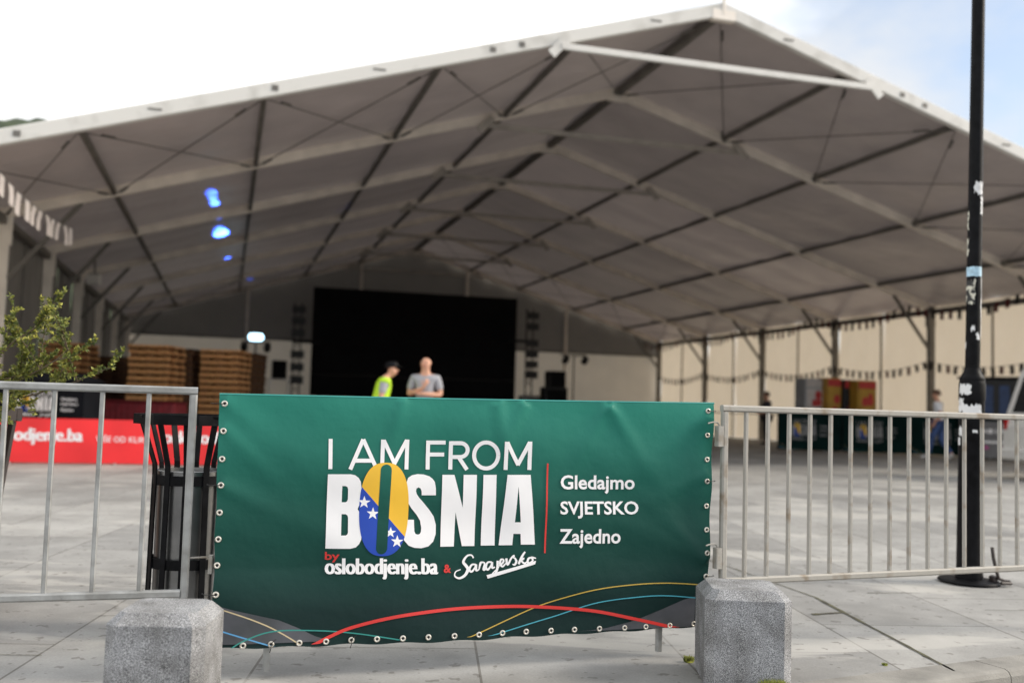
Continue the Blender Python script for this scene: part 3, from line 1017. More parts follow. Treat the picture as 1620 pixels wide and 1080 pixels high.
# bracing wires crossed in the first and the last bay
lv = [-1.0] + [-u for u in reversed(US)] + [0] + list(US) + [1.0]
for i in (0, NF - 2):
    for a, b_ in zip(lv[:-1], lv[1:]):
        w = MB()
        for q0, q1 in ((a, b_), (b_, a)):
            s0, s1 = tp(i, HW * q0, dz=.02), tp(i + 1, HW * q1, dz=.02)
            w.tube([s0 + TD * .08, s1 - TD * .08], .011, 6)
            d = (s1 - s0).normalized()
            for e in (s0 + d * .75, s1 - d * .45):
                w.tube([e - d * .16, e + d * .16], .026, 6)
        tbuild(w, 'bracing_wire', M['steel_wire'])


# roof sheets, each bay and slope its own sheet, slack between the frames
def roof_fn(i, s):
    def f(u, v):
        off = s * (HW + .22) * u
        p = tp(i, off, dz=RH - .02) + TD * (BAY * v)
        sag = 0.11 * math.sin(math.pi * v) * math.sin(math.pi * min(1, u * 1.02)) ** .5 if 0 < u < 1 else 0
        q = 0.018 * math.sin(u * 31 + i * 2 + 3 * v) * math.sin(math.pi * v) + .012 * math.sin(u * 11 + 7 * v + i)
        # soft crease where the sheet is pulled along mid bay
        q += .055 * math.exp(-((v - .5 + .05 * math.sin(9 * u + i)) / .06) ** 2)
        p.z -= sag - q * (1 if 0 < v < 1 else 0)
        return tuple(p)
    return f


for i in range(NF - 1):
    for s in (-1, 1):
        tbuild(MB().grid(roof_fn(i, s), 48, 16), 'roof_sheet', M[('roof', 'roof_newer', 'roof_older')[(i * 5 + (s > 0) * 2 + i * i) % 3]], smooth=True)


def wall_fn(p0, p1, z0, z1, amp, seed, outw):
    def f(u, v):
        p = p0.lerp(p1, u)
        n = amp * (math.sin(u * 40 + seed) * .5 + math.sin(u * 97 + seed * 2 + v * 4) * .25 + math.sin(v * 9 + u * 13 + seed) * .6)
        p = p + outw * (n + .02)
        p.z = z0 + (z1 - z0) * v
        return tuple(p)
    return f


for s in (-1, 1):
    for i in range(NF - 1):
        for h in (0, .5):
            b = MB()
            b.grid(wall_fn(tp(i + h, s * (HW + .13), 0), tp(i + h + .5, s * (HW + .13), 0), 0.02, EC + RH - .06, .04, i * 3 + h, TA * s), 16, 14)
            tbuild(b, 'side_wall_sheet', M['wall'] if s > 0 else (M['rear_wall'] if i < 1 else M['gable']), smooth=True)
        b = MB()
        q = tp(i + .5, s * (HW + .06), 0)
        b.beam((q.x, q.y, .01), (q.x, q.y, EC), .05, .05, up=TA)
        tbuild(b, 'wall_post', M['alu_dark'])
    b = MB()
    for z in (1.05,):
        b.beam(tp(0, s * (HW + .05), z), tp(NF - 1, s * (HW + .05), z), .02, .05)
    tbuild(b, 'wall_rope', M['alu_dark'])
# rear gable: lower sheets let light in, the triangle above is lined
G = NF - 1
posts = [-7.5, -2.5, 2.5, 7.5]
xs = [-HW] + posts + [HW]
for a, b_ in zip(xs[:-1], xs[1:]):
    m = MB()
    m.grid(wall_fn(tp(G, a, 0) + TD * .15, tp(G, b_, 0) + TD * .15, .02, 3.75, .02, a, TD), 16, 12)
    tbuild(m, 'rear_wall_sheet', M['rear_wall'], smooth=True)
    m = MB()

    def gf(u, v, a=a, b_=b_):
        off = a + (b_ - a) * u
        p = tp(G, off, 0) + TD * (.16 + .02 * math.sin(u * 25 + a) + .015 * math.sin(v * 7 + u * 6))
        p.z = 3.75 + (RZ + RH - abs(off) * TAN - 3.75) * v
        return tuple(p)
    m.grid(gf, 14, 8)
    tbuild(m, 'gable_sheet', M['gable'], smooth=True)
for x in posts:
    m = MB()
    p = tp(G, x)
    m.beam((p.x, p.y, .01), tuple(p), .12, .16, up=TD)
    tbuild(m, 'gable_post', M['alu'])
m = MB()
m.beam(tp(G, -HW, 3.75) + TD * .05, tp(G, HW, 3.75) + TD * .05, .08, .10)
tbuild(m, 'gable_rail', M['alu_dark'])


# ================================================================== CROWD BARRIERS
def rect_frame(b, p0, p1, z0, z1, t=.03):
    u = Vector((0, 0, 1))
    b.beam(Vector((*p0[:2], z1 - t / 2)), Vector((*p1[:2], z1 - t / 2)), t, t, bev=.22)
    d = (Vector(p1[:2]) - Vector(p0[:2])).normalized() * t
    b.beam(Vector((*p0[:2], z0 + t / 2)) + Vector((d.x, d.y, 0)), Vector((*p1[:2], z0 + t / 2)) - Vector((d.x, d.y, 0)), t, t, bev=.22)
    nrm = Vector((-d.y, d.x, 0))
    for p, s in ((p0, 1), (p1, -1)):
        x = Vector((p[0], p[1], 0)) + Vector((d.x, d.y, 0)) * s * .5
        b.beam(x + u * z0, x + u * (z1 - t), t, t, up=nrm, bev=.22)


def barrier(label, p0, p1, z0, z1, bars, m, feet, foot_mat, bar_w=.018, base=True):
    p0, p1 = Vector(p0), Vector(p1)
    c = (p0 + p1) / 2
    o = thing('crowd_barrier', label, 'barrier', (c.x, c.y, 0), 0, 'steel crowd barriers across the front of the square')
    P0, P1 = p0 - c, p1 - c
    P0.z = P1.z = 0
    d = (P1 - P0).normalized()
    n = Vector((-d.y, d.x, 0))
    b = MB()
    rect_frame(b, P0, P1, z0, z1)
    b.build('frame', m, o)
    for k in bars:
        q = P0 + d * k
        MB().beam(q + Vector((0, 0, z0 + .030)), q + Vector((0, 0, z1 - .030)), bar_w, bar_w, up=n, bev=.2).build('bar', m, o)
    for k in feet:
        q = P0 + d * k
        f = MB()
        f.beam(q + Vector((0, 0, .02)), q + Vector((0, 0, z0)), .026, .026, up=n, bev=.2)
        if base:
            f.beam(q - n * .28 + Vector((0, 0, .012)), q + n * .28 + Vector((0, 0, .012)), .03, .024)
        f.build('foot', foot_mat, o)
    return o, d, n


# left barrier: its right end measured at (310, 612), running out of the picture to the left
lp1 = Vector((-1.203, 3.84, 0))
ld = Vector((-.65, -.200, 0)).normalized()
lp0 = lp1 + ld * 2.02
LB, _, _ = barrier('bare grey steel barrier with widely spaced bars in front of the litter bin and planter', lp0, lp1, .312, 1.109, [2.02 - (.012 + .164 * k) for k in range(1, 12)], M['galv'], (.3, 1.93), M['galv'])
rp0 = Vector((.935, 4.405, 0))
rd = Vector((2.606 - .942, .665, 0)).normalized()
RB, RDIR, RN = barrier('bare steel barrier with closely spaced bars standing in front of the black lamp post', rp0, rp0 + rd * 2.35, .318, 1.103, [.012 + .1165 * k for k in range(1, 20)], M['rust'], (.12, 2.2), M['galv'])
# hinge hooks on its near end
for zz in (.99, .46):
    h = MB()
    c0 = Vector(RB.location)
    e = rp0 - c0
    e.z = 0
    h.beam(e - RDIR * .012 + Vector((0, 0, zz - .07)), e - RDIR * .012 + Vector((0, 0, zz + .02)), .03, .034, up=RN)
    h.tube(spline([tuple(e - RDIR * .012 + Vector((0, 0, zz + .02))), tuple(e - RDIR * .022 + Vector((0, 0, zz + .034))), tuple(e - RDIR * .045 + Vector((0, 0, zz + .036))), tuple(e - RDIR * .07 + Vector((0, 0, zz + .03)))], 4), .0035, 6)
    h.build('hinge_hook', M['rust'], RB)
# centre barrier under the banner
cp0 = BL + BD * -.205
cp1 = BL + BD * 1.895
CB, _, _ = barrier('steel barrier hidden behind the big green banner that is tied to it', cp0 - BN * .03, cp1 - BN * .03, .30, 1.085, [], M['galv'], (.212, 1.885), M['galv'], base=False)
# latch on the right end of the left barrier, at the side of the bin
h = MB()
c0 = Vector(LB.location)
e = lp1 - c0
h.tube([tuple(e + Vector((0, 0, .46))), tuple(e + Vector((.055, .016, .462))), tuple(e + Vector((.07, .02, .452)))], .004, 6)
h.beam(e + Vector((.075, .02, .40)), e + Vector((.075, .02, .47)), .016, .02, up=(0, 1, 0))
h.build('hinge_hook', M['rust'], LB)

# ================================================================== THE BIG BANNER
ban = thing('banner', 'large green banner reading I AM FROM BOSNIA tied to the centre barrier', 'banner', (BL.x, BL.y, 0))


def bmap(s, z, off):
    p = BL + BD * s + BN * (.022 + folds(s, z) + off)
    return (p.x - BL.x, p.y - BL.y, z)


NU, NV = 190, 96
bv, bf = [], []
for j in range(NV + 1):
    for i in range(NU + 1):
        t, q = i / NU, j / NV
        e0 = ART_S0 + .004 * math.sin(q * 25) * (1 - q) + .014 * (1 - q)
        e1 = ART_S1 - .026 * (1 - q) + .003 * math.sin(q * 23)
        zb = .134 - .013 * math.sin(math.pi * t) + .003 * math.sin(t * 58)
        zt = 1.086 + .024 * t - .003 * math.sin(math.pi * t)
        bv.append((e0 + (e1 - e0) * t, zb + (zt - zb) * q))
for j in range(NV):
    for i in range(NU):
        k = j * (NU + 1) + i
        bf.append((k, k + 1, k + NU + 2, k + NU + 1))
# keep the printed corners inside the sheet
inside = lambda P: (min(max(P[0], ART_S0 + .016), ART_S1 - .028), min(max(P[1], .135), 1.085))
ART_IN = [(l, k, [inside(p) for p in vs], fs) for l, k, vs, fs in ART]
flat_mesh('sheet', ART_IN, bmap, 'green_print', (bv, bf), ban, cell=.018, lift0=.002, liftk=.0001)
# thin welded hem folded over at the top
hm = MB()
hm.tube([bmap(ART_S0 + (ART_S1 - ART_S0) * i / 90, 1.0845 + .024 * i / 90 - .003 * math.sin(math.pi * i / 90), -.004) for i in range(91)], .0055, 6)
hm.build('hem', M['green_print'] if False else M['teal_print'], ban, smooth=True)
eye_px = [(348, 638), (349, 681), (346, 725), (346, 766), (342, 809), (340, 851), (338, 892), (338, 937), (383, 1017), (427, 1013), (471, 1013), (513, 1012), (553, 1010), (593, 1008), (633, 1008), (673, 1006), (714, 1004), (753, 1001), (791, 999.5), (829, 998), (868, 996.5), (905, 996.5), (944, 995), (983, 993), (1017, 991), (1055, 986.5), (1092, 983.5), (1122, 650), (1119, 688), (1118, 726), (1117, 760), (1116, 799), (1115, 836), (1114, 872), (1114, 909)]
up = Vector((0, 0, 1))
for k, q in enumerate(eye_px):
    s, z = onb(*q)
    s = min(max(s, ART_S0 + .020), ART_S1 - .034)
    z = max(z, .142)
    c = Vector(bmap(s, z, .004))
    r = MB()
    n = 14
    ring = []
    for rad, o in ((.0125, -.001), (.0118, .0022), (.0085, .0036), (.0056, .0022), (.0052, -.002)):
        ring.append([c + BD * rad * math.cos(2 * math.pi * i / n) + up * rad * math.sin(2 * math.pi * i / n) + BN * o for i in range(n)])
    for a_, b_ in zip(ring[:-1], ring[1:]):
        r.prism(a_, b_, caps=False)
    ob = r.build('eyelet', M['eyelet'], ban, smooth=True)
    hole = MB()
    hole.add([c + BD * .0054 * math.cos(2 * math.pi * i / n) + up * .0054 * math.sin(2 * math.pi * i / n) + BN * .0005 for i in range(n)], [tuple(range(n))])
    hole.build('hole', M['tie'], ob)
    if k in (0, 3, 7, 27, 30, 34):        # tied ones
        sg = -1 if k < 8 else 1
        tmb = MB()
        tmb.tube([c - BN * .002, c + BN * .007 + BD * sg * .004, c + BD * sg * .024 + BN * .006, c + BD * sg * .042 - BN * .006, c + BD * sg * .05 - BN * .03], .0017, 6)
        tmb.build('cable_tie', M['tie'], ban, smooth=True)
    if k in (9, 12):
        tmb = MB()
        tmb.tube([c + BN * .005, c + BN * .012 + up * .012 + BD * .006, c + BN * .010 + up * .02 + BD * .018], .0016, 6)
        tmb.tube([c + BN * .005, c + BN * .010 - up * .012, c + BN * .004 - up * .03 - BD * .004], .0016, 6)
        tmb.build('cable_tie', M['tie'], ban, smooth=True)

# ================================================================== GRANITE BLOCKS
def block(label, x, y, rz, s=.345, h=.368):
    b = MB()
    c = .034
    cs, sn = math.cos(rz), math.sin(rz)

    def ring(hx, ch, z):
        q = []
        for px, py in ((-hx + ch, -hx), (hx - ch, -hx), (hx, -hx + ch), (hx, hx - ch), (hx - ch, hx), (-hx + ch, hx), (-hx, hx - ch), (-hx, -hx + ch)):
            q.append((px * cs - py * sn, px * sn + py * cs, z))
        return q
    hx = s / 2
    rings = [ring(hx, c, 0), ring(hx, c, h - c - .002), ring(hx - .0015, c, h - c + .001), ring(hx - c + .001, c * .75, h - .0015), ring(hx - c - .001, c * .74, h)]
    vs = sum(rings, [])
    fs = [tuple(range(7, -1, -1)), tuple(range(32, 40))]
    for k in range(4):
        fs += [(k * 8 + i, k * 8 + (i + 1) % 8, k * 8 + 8 + (i + 1) % 8, k * 8 + 8 + i) for i in range(8)]
    o = MB().add(vs, fs).build('granite_block', M['granite'])
    o.location = (x, y, .001)
    return tag(o, label, 'stone bollard', 'speckled granite blocks on the pavement edge')


block('squat grey granite block on the pavement in front of the litter bin', -1.085, 3.262, R(3), .305, .398)
block('squat grey granite block on the pavement at the right end of the banner', 0.972, 4.135, R(-3), .340, .368)


# ================================================================== LAMP POST
lx, ly = 3.045, 6.62
lamp = thing('lamp_post', 'tall black lamp post with peeling white stickers behind the right barrier', 'lamp post', (lx, ly, 0))
lamp.rotation_euler = (0, R(1.0), 0)
b = MB()
b.lathe([(.084, .02), (.086, .05), (.080, .09), (.079, 1.19), (.083, 1.20), (.083, 1.305), (.078, 1.325)], 28)
b.build('lower_shaft', M['black_paint'], lamp, smooth=True)
b = MB()
b.lathe([(.078, 1.325), (.080, 1.335), (.072, 1.355), (.055, 1.385), (.050, 1.41)], 28)
b.build('collar', M['black_paint'], lamp, smooth=True)
b = MB()
b.lathe([(.0465, 1.40), (.0445, 2.6), (.0425, 3.6), (.040, 5.2)], 24)
b.build('upper_shaft', M['black_paint'], lamp, smooth=True)
b = MB()
b.lathe([(.19, 0.006), (.195, .014), (.185, .024), (.10, .03)], 30)
b.build('base_plate', M['black_paint'], lamp, smooth=True)
b = MB()
b.box((.13, -.06, .04), (.035, .05, .05), .3, .008)
b.tube([(.10, -.10, .25), (.105, -.11, .18), (.13, -.10, .10), (.15, -.09, .05), (.19, -.08, .035), (.23, -.07, .03), (.21, -.13, .028), (.14, -.15, .03)], .011, 7)
b.build('tether_chain', M['planter_metal'], lamp, smooth=True)


def sticker(rad, z0, z1, a0, a1, m, seed, rag=.012):
    rnd = random.Random(seed)
    nu, nv = 14, 8
    top = [rnd.uniform(-rag, rag) for _ in range(nu + 1)]
    bot = [rnd.uniform(-rag, rag) for _ in range(nu + 1)]
    sd = [rnd.uniform(-rag, rag) / rad for _ in range(nv + 1)]
    sd2 = [rnd.uniform(-rag, rag) / rad for _ in range(nv + 1)]
    s = MB()

    def f(u, v):
        j, i = int(round(v * nv)), int(round(u * nu))
        a = R(a0) + sd[j] * .5 + (R(a1) - R(a0) + (sd2[j] - sd[j]) * .5) * u
        z = z0 + bot[i] + (z1 - z0 + top[i] - bot[i]) * v
        return ((rad + .0015) * math.cos(a), (rad + .0015) * math.sin(a), z)
    s.grid(f, nu, nv)
    return s.build('sticker', m, lamp, smooth=True)


V = -115          # azimuth facing the camera
sticker(.0832, 1.235, 1.30, V - 62, V - 5, M['sticker'], 1, .010)
sticker(.0832, 1.12, 1.205, V - 70, V - 38, M['sticker'], 2, .014)
sticker(.0834, 1.10, 1.165, V - 42, V + 42, M['sticker'], 3, .013)
sticker(.0795, .96, 1.02, V - 68, V - 42, M['sticker'], 4, .010)
sticker(.0797, .90, .945, V - 75, V - 55, M['sticker'], 14, .008)
sticker(.0797, .985, 1.00, V + 5, V + 28, M['sticker'], 5, .004)
sticker(.0450, 2.02, 2.085, V - 90, V + 85, M['sticker_blue'], 6, .003)
sticker(.0452, 1.84, 2.00, V - 75, V + 10, M['sticker_mixed'], 7, .014)
sticker(.0458, 1.62, 2.01, V + 70, V + 92, M['sticker'], 8, .010)
sticker(.0448, 2.16, 2.28, V - 80, V - 48, M['sticker_mixed'], 9, .012)
sticker(.0446, 2.34, 2.46, V - 78, V - 52, M['sticker_mixed'], 10, .012)
sticker(.0445, 2.58, 2.655, V - 8, V + 72, M['sticker'], 11, .016)
sticker(.0446, 2.44, 2.56, V + 50, V + 84, M['sticker'], 12, .012)
sticker(.0457, 1.655, 1.69, V - 15, V + 12, M['sticker'], 13, .010)
sticker(.0456, 1.60, 1.64, V + 26, V + 54, M['sticker'], 15, .010)
sticker(.0460, 1.54, 1.58, V - 78, V - 60, M['sticker'], 16, .006)


# ================================================================== LITTER BIN
bx_, by_ = -1.46, 4.62
bin_ = thing('litter_bin', 'black slatted litter bin with flared rim and zinc liner behind the left barrier', 'litter bin', (bx_, by_, 0))
b = MB()
n = 8
oct_ = lambda r, z: [(r * math.cos(2 * math.pi * (k + .5) / n), r * math.sin(2 * math.pi * (k + .5) / n), z) for k in range(n)]
b.prism(oct_(.262, .945), oct_(.262, .990), caps=False)
b.prism(oct_(.250, .990), oct_(.250, .945), caps=False)
for r0, r1, z in ((.250, .262, .990), (.262, .250, .945)):
    b.prism(oct_(r0, z), oct_(r1, z), caps=False)
b.build('rim', M['black_paint'], bin_)
for k in range(12):
    a = 2 * math.pi * (k + .35) / 12
    ca, sa = math.cos(a), math.sin(a)
    tn = Vector((-sa, ca, 0))
    P = lambda r, z: Vector((r * ca, r * sa, z))
    f = MB()
    pts = [P(.243, .985), P(.168, .765), P(.166, .72), P(.172, .06)]
    for p, q in zip(pts[:-1], pts[1:]):
        f.beam(p, q, .027, .008, up=(ca, sa, 0.01))
    f.build('slat', M['black_paint'], bin_)
for z in (.325, .695, .07):
    b = MB()
    b.lathe([(.160, z - .022), (.166, z - .022), (.166, z + .022), (.160, z + .022), (.160, z - .022)], 28, caps=False)
    b.build('band', M['black_paint'], bin_, smooth=True)
b = MB()
b.lathe([(.146, .09), (.148, .70), (.153, .705), (.153, .735), (.150, .738), (.140, .738), (.138, .70), (.138, .12)], 32)
b.build('liner', M['liner'], bin_, smooth=True)
b = MB()
b.box((0, 0, .035), (.2, .2, .07), 0, .01)
b.build('foot', M['black_paint'], bin_)

# ================================================================== PLANTER AND SHRUB
plx, ply = -3.09, 4.86
pl = thing('planter', 'dark framed wooden planter box at the left edge behind the barrier', 'planter', (plx, ply, 0), R(2))
H, wt, wb = .985, .46, .385          # half widths at the top and at the bottom
hw_ = lambda z: wb + (wt - wb) * z / H
for s in range(4):
    rot = Matrix.Rotation(s * math.pi / 2, 3, 'Z')
    bd = MB()
    for k in range(8):
        z0 = .12 + k * .098
        z1 = z0 + .090
        y0, y1 = hw_(z0), hw_(z1)
        vs = []
        for z, y in ((z0, y0), (z1, y1)):
            for o in (0, -.022):
                for sx in (-1, 1):
                    vs.append(tuple(rot @ Vector((sx * (y - .03), -(y + o - .012), z))))
        bd.add(vs, [(0, 1, 5, 4), (3, 2, 6, 7), (4, 5, 7, 6), (1, 0, 2, 3), (0, 4, 6, 2), (1, 3, 7, 5)])
    bd.build('board_panel', M['planter_wood'], pl)
    p = MB()
    p.beam(rot @ Vector((wb - .01, -(wb - .01), .0)), rot @ Vector((wt - .005, -(wt - .005), H - .07)), .034, .034, up=(0, 1, 0))
    p.build('corner_post', M['planter_metal'], pl)
b = MB()
for s in range(4):
    rot = Matrix.Rotation(s * math.pi / 2, 3, 'Z')
    b.beam(rot @ Vector((-wt - .03, -wt + .0, H - .035)), rot @ Vector((wt - .035, -wt + .0, H - .035)), .06, .07)
b.build('rim', M['planter_metal'], pl)
b = MB()
b.grid(lambda u, v: ((u - .5) * .84, (v - .5) * .84, H - .06 + .02 * math.sin(u * 9) * math.sin(v * 8)), 10, 10)
b.build('soil', M['soil'], pl)

sh = thing('shrub', 'straggly yellow-green shrub with small leaves growing out of the wooden planter', 'shrub', (plx, ply, H - .06))
rnd = random.Random(11)
wood, lf, lf2 = MB(), MB(), MB()


def leafat(p, d, size, mb):
    d = d.normalized()
    s = d.cross(Vector((rnd.uniform(-1, 1), rnd.uniform(-1, 1), rnd.uniform(.2, 1)))).normalized()
    n_ = s.cross(d) * size * .12
    mb.add([p, p + d * size * .5 + s * size * .26 + n_, p + d * size, p + d * size * .5 - s * size * .26 + n_], [(0, 1, 2), (0, 2, 3)])


def twig(p, d, ln, r, depth):
    pts = [p]
    q = p.copy()
    dd = d.normalized()
    n_ = 9
    for i in range(n_):
        dd = (dd + Vector((rnd.uniform(-.16, .16), rnd.uniform(-.16, .16), rnd.uniform(-.13, .14)))).normalized()
        q = q + dd * ln / n_
        pts.append(q.copy())
    wood.tube(pts, [r * (1 - .75 * i / n_) for i in range(n_ + 1)], 5)
    for i in range(1, n_ + 1):
        a_, b_ = pts[i - 1], pts[i]
        if depth >= 1:
            for k in range(3):
                t = rnd.random()
                pp = a_.lerp(b_, t)
                o = Vector((rnd.uniform(-1, 1), rnd.uniform(-1, 1), rnd.uniform(-.6, 1))).normalized()
                leafat(pp, (b_ - a_).normalized() * .6 + o, rnd.uniform(.012, .025), lf2 if (i > n_ * .55 and rnd.random() < .7) else lf)
        if depth < 2 and i >= 2:
            for _ in range(2 if depth == 0 and i % 2 else 1):
                o = Vector((rnd.uniform(-1, 1), rnd.uniform(-1, 1), rnd.uniform(-.25, .9))).normalized()
                twig(b_, (b_ - a_).normalized() * .75 + o * .75, ln * rnd.uniform(.12, .25), r * .5, depth + 1)


for tgt in ((-1.86, 4.72, 1.24), (-2.02, 4.75, 1.22), (-2.14, 4.7, 1.27), (-2.26, 4.8, 1.21), (-2.5, 4.7, 1.2), (-2.9, 4.8, 1.22)):
    base = Vector((rnd.uniform(-.12, .16), rnd.uniform(-.1, .1), 0))
    d = Vector(tgt) - Vector((plx, ply, H - .06)) - base
    twig(base, d + Vector((0, 0, .03)), d.length * .98, .008, 0)
wood.build('branches', M['bark'], sh, smooth=True)
lf.build('leaves', M['leaf'], sh)
lf2.build('young_leaves', M['leaf2'], sh)

# moss tufts at the foot of the right block and in the joints
def tuft(label, x, y, w, h, n, cat='moss'):
    m_ = MB()
    rr = random.Random(int(x * 1000))
    for _ in range(n):
        a = rr.uniform(0, 6.28)
        rad = w * math.sqrt(rr.random())
        p = Vector((rad * math.cos(a), rad * math.sin(a) * .6, rr.uniform(0, .2) * h))
        d = Vector((rr.uniform(-.7, .7), rr.uniform(-.7, .7), 1)).normalized()
        s = d.orthogonal().normalized() * rr.uniform(.003, .006)
        l = h * rr.uniform(.4, 1)
        m_.add([p - s, p + s * 1.2, p + d * l * .6 + s, p + d * l], [(0, 1, 2), (0, 2, 3)])
    m_.lathe([(w * .9, .001), (w * .7, h * .18), (w * .3, h * .3)], 14)
    o = m_.build('moss_tuft', M['moss'])
    o.location = (x, y, .001)
    return tag(o, label, cat, 'moss growing out of the paving')


g = ground(1226, 1078)
tuft('low green moss tuft against the front foot of the right granite block', 1.055, 3.925, .055, .045, 700)
g = ground(1090, 1047)
tuft('small moss tuft at the left foot of the right granite block', g.x, g.y, .02, .03, 90)
g = ground(1400, 1052)
tuft('tiny moss tuft in the open paving joint right of the granite block', g.x, g.y, .012, .012, 60)


# ================================================================== PERIMETER BOARDS, COVERS AND COUNTER
def sheet_map(p0, p1, z0, z1, amp, seed, origin):
    """upright sheet between two ground points; (s, z) in the artwork's own metres"""
    d = (p1 - p0)
    ln = d.length
    d = d.normalized()
    nrm = Vector((d.y, -d.x, 0))
    k = (z1 - z0) / (ART_Z1 - ART_Z0)

    def f(s, z, off):
        p = p0 + d * ((s - ART_S0) * k) + nrm * (off + amp * (math.sin(s * 3 + seed) + .6 * math.sin(s * 7 + z * 3 + seed)))
        return (p.x - origin.x, p.y - origin.y, z0 + (z - ART_Z0) * k)
    return f, ln / k


def base_grid(s0, s1, nu, nv):
    vs = [(s0 + (s1 - s0) * i / nu, ART_Z0 + (ART_Z1 - ART_Z0) * j / nv) for j in range(nv + 1) for i in range(nu + 1)]
    fs = [(j * (nu + 1) + i, j * (nu + 1) + i + 1, (j + 1) * (nu + 1) + i + 1, (j + 1) * (nu + 1) + i) for j in range(nv) for i in range(nu)]
    return vs, fs


def art_as(base, shift=0.0, drop=('grey_print',), scale=1.0, s_max=None):
    out = []
    for l, k, vs, fs in ART_IN:
        if k in drop:
            continue
        out.append((l, base if k == 'green_print' else k, [(ART_S0 + shift + (x - ART_S0) * scale, y) for x, y in vs], fs))
    return out


def low_stand(p0, p1, z1, n, o, m):
    """tubular feet and rails that carry a cover"""
    d = (p1 - p0)
    nrm = Vector((d.y, -d.x, 0)).normalized()
    b = MB()
    for z in (.14, z1 - .03):
        b.beam(p0 - o - nrm * .03 + Vector((0, 0, z)), p1 - o - nrm * .03 + Vector((0, 0, z)), .03, .03)
    for i in range(n):
        q = p0.lerp(p1, (i + .5) / n) - o - nrm * .03
        b.beam(q + Vector((0, 0, .01)), q + Vector((0, 0, z1 - .03)), .03, .03)
        b.beam(q - nrm * .22 + Vector((0, 0, .015)), q + nrm * .10 + Vector((0, 0, .015)), .03, .03)
    return b


def redtext(body, x0, x1, z0, z1, smear=0.0, nsm=1, bold=0.0, lay=1):
    vs, fs = text2d(body, bold)
    ax, bx = min(v[0] for v in vs), max(v[0] for v in vs)
    ay, by = min(v[1] for v in vs), max(v[1] for v in vs)
    return [(lay + .3 * k, 'white_print', [(x0 + (v[0] - ax) / (bx - ax) * (x1 - x0) + smear * (k / max(nsm - 1, 1) - .5), z0 + (v[1] - ay) / (by - ay) * (z1 - z0)) for v in vs], fs) for k in range(nsm)]


# low red advertising sheet along the left front of the marquee
rp_a, rp_b = ground(20, 733), ground(330, 737)
rdir = (rp_b - rp_a).normalized()
rs = lambda px: (at(px, 700, rp_a.y + (rp_b.y - rp_a.y) * (px - 20) / 310) - rp_a).dot(rdir)
q0, q1 = rp_a + rdir * rs(-70), rp_a + rdir * rs(420)
red = thing('advertising_board', 'long low red advertising board with white newspaper website lettering inside the marquee', 'advertising board', (q0.x, q0.y, 0))
mapf, smax = sheet_map(q0, q1, .02, .685, .006, 1.0, q0)
kk = (.685 - .02) / (ART_Z1 - ART_Z0)
cv = lambda px: ART_S0 + (rs(px) - rs(-70)) / kk
cz = lambda zz: ART_Z0 + (zz - .02) / kk
lst = []
for a_, b_ in ((-38, 130), (258, 424)):
    lst += redtext('oslobodjenje.ba', cv(a_), cv(b_), cz(.285), cz(.535), .035, 4, .0)
for a_, b_ in ((152, 238),):
    lst += redtext('VI\u0160E OD KLIKA', cv(a_), cv(b_), cz(.345), cz(.455), 0, 1, .006)
flat_mesh('sheet', lst, mapf, 'red_sheet', base_grid(ART_S0, ART_S0 + smax, 60, 8), red, lift0=.004, liftk=.001)
low_stand(q0, q1, .67, 3, q0, None).build('stand', M['galv'], red)

# shaded green covers over a row of barriers on the right, deep in the marquee
g0, g1 = at(1228, 712, 28.6), at(1548, 722, 27.4)
g0.z = g1.z = 0
GN = 3
glabels = ['dark green printed barrier cover nearest the man in dark clothes', 'dark green printed barrier cover in front of the yellow drinks fridges', 'dark green printed barrier cover behind the man in the white shirt']
for k in range(GN):
    a_, b_ = g0.lerp(g1, k / GN + .004), g0.lerp(g1, (k + 1) / GN - .004)
    o = thing('barrier_cover', glabels[k], 'barrier cover', (a_.x, a_.y, 0), 0, 'dark green covers on the barriers at the right wall')
    mapf, smax = sheet_map(a_, b_, .06, 1.12, .008, k, a_)
    flat_mesh('sheet', [(l, {'white_print': 'shaded_print'}.get(k_, k_), v_, f_) for l, k_, v_, f_ in art_as('shaded_green', .02, scale=min(1, smax / 2.15)) if k_ not in ('red_print', 'gold_print', 'cyan_print')], mapf, 'shaded_green', base_grid(ART_S0, ART_S0 + smax, 24, 8), o, lift0=.004, liftk=.0008)
    low_stand(a_, b_, 1.10, 2, a_, None).build('stand', M['galv'], o)
a_, b_ = at(1542, 724, 26.6), at(1640, 724, 25.8)
a_.z = b_.z = 0
o = thing('barrier_cover', 'grey printed barrier cover with a pink stripe beside the white van', 'barrier cover', (a_.x, a_.y, 0))
mapf, smax = sheet_map(a_, b_, .06, 1.02, .008, 5, a_)
S_ = lambda t: ART_S0 + smax * t
lst = [(1, 'pink_print', [(S_(.02), .36), (S_(.98), .36), (S_(.98), .44), (S_(.02), .44)], [(0, 1, 2, 3)])]
lst += [(2, 'white_print', [(S_(a0), z0_), (S_(a1), z0_), (S_(a1), z1_), (S_(a0), z1_)], [(0, 1, 2, 3)]) for a0, a1, z0_, z1_ in ((.22, .30, .78, .90), (.34, .36, .78, .90), (.40, .56, .80, .87), (.60, .66, .78, .90), (.10, .55, .52, .58), (.12, .2, .80, .88))]
flat_mesh('sheet', lst, mapf, 'grey_sheet', base_grid(ART_S0, ART_S0 + smax, 24, 8), o, lift0=.004, liftk=.001)
low_stand(a_, b_, 1.0, 2, a_, None).build('stand', M['galv'], o)

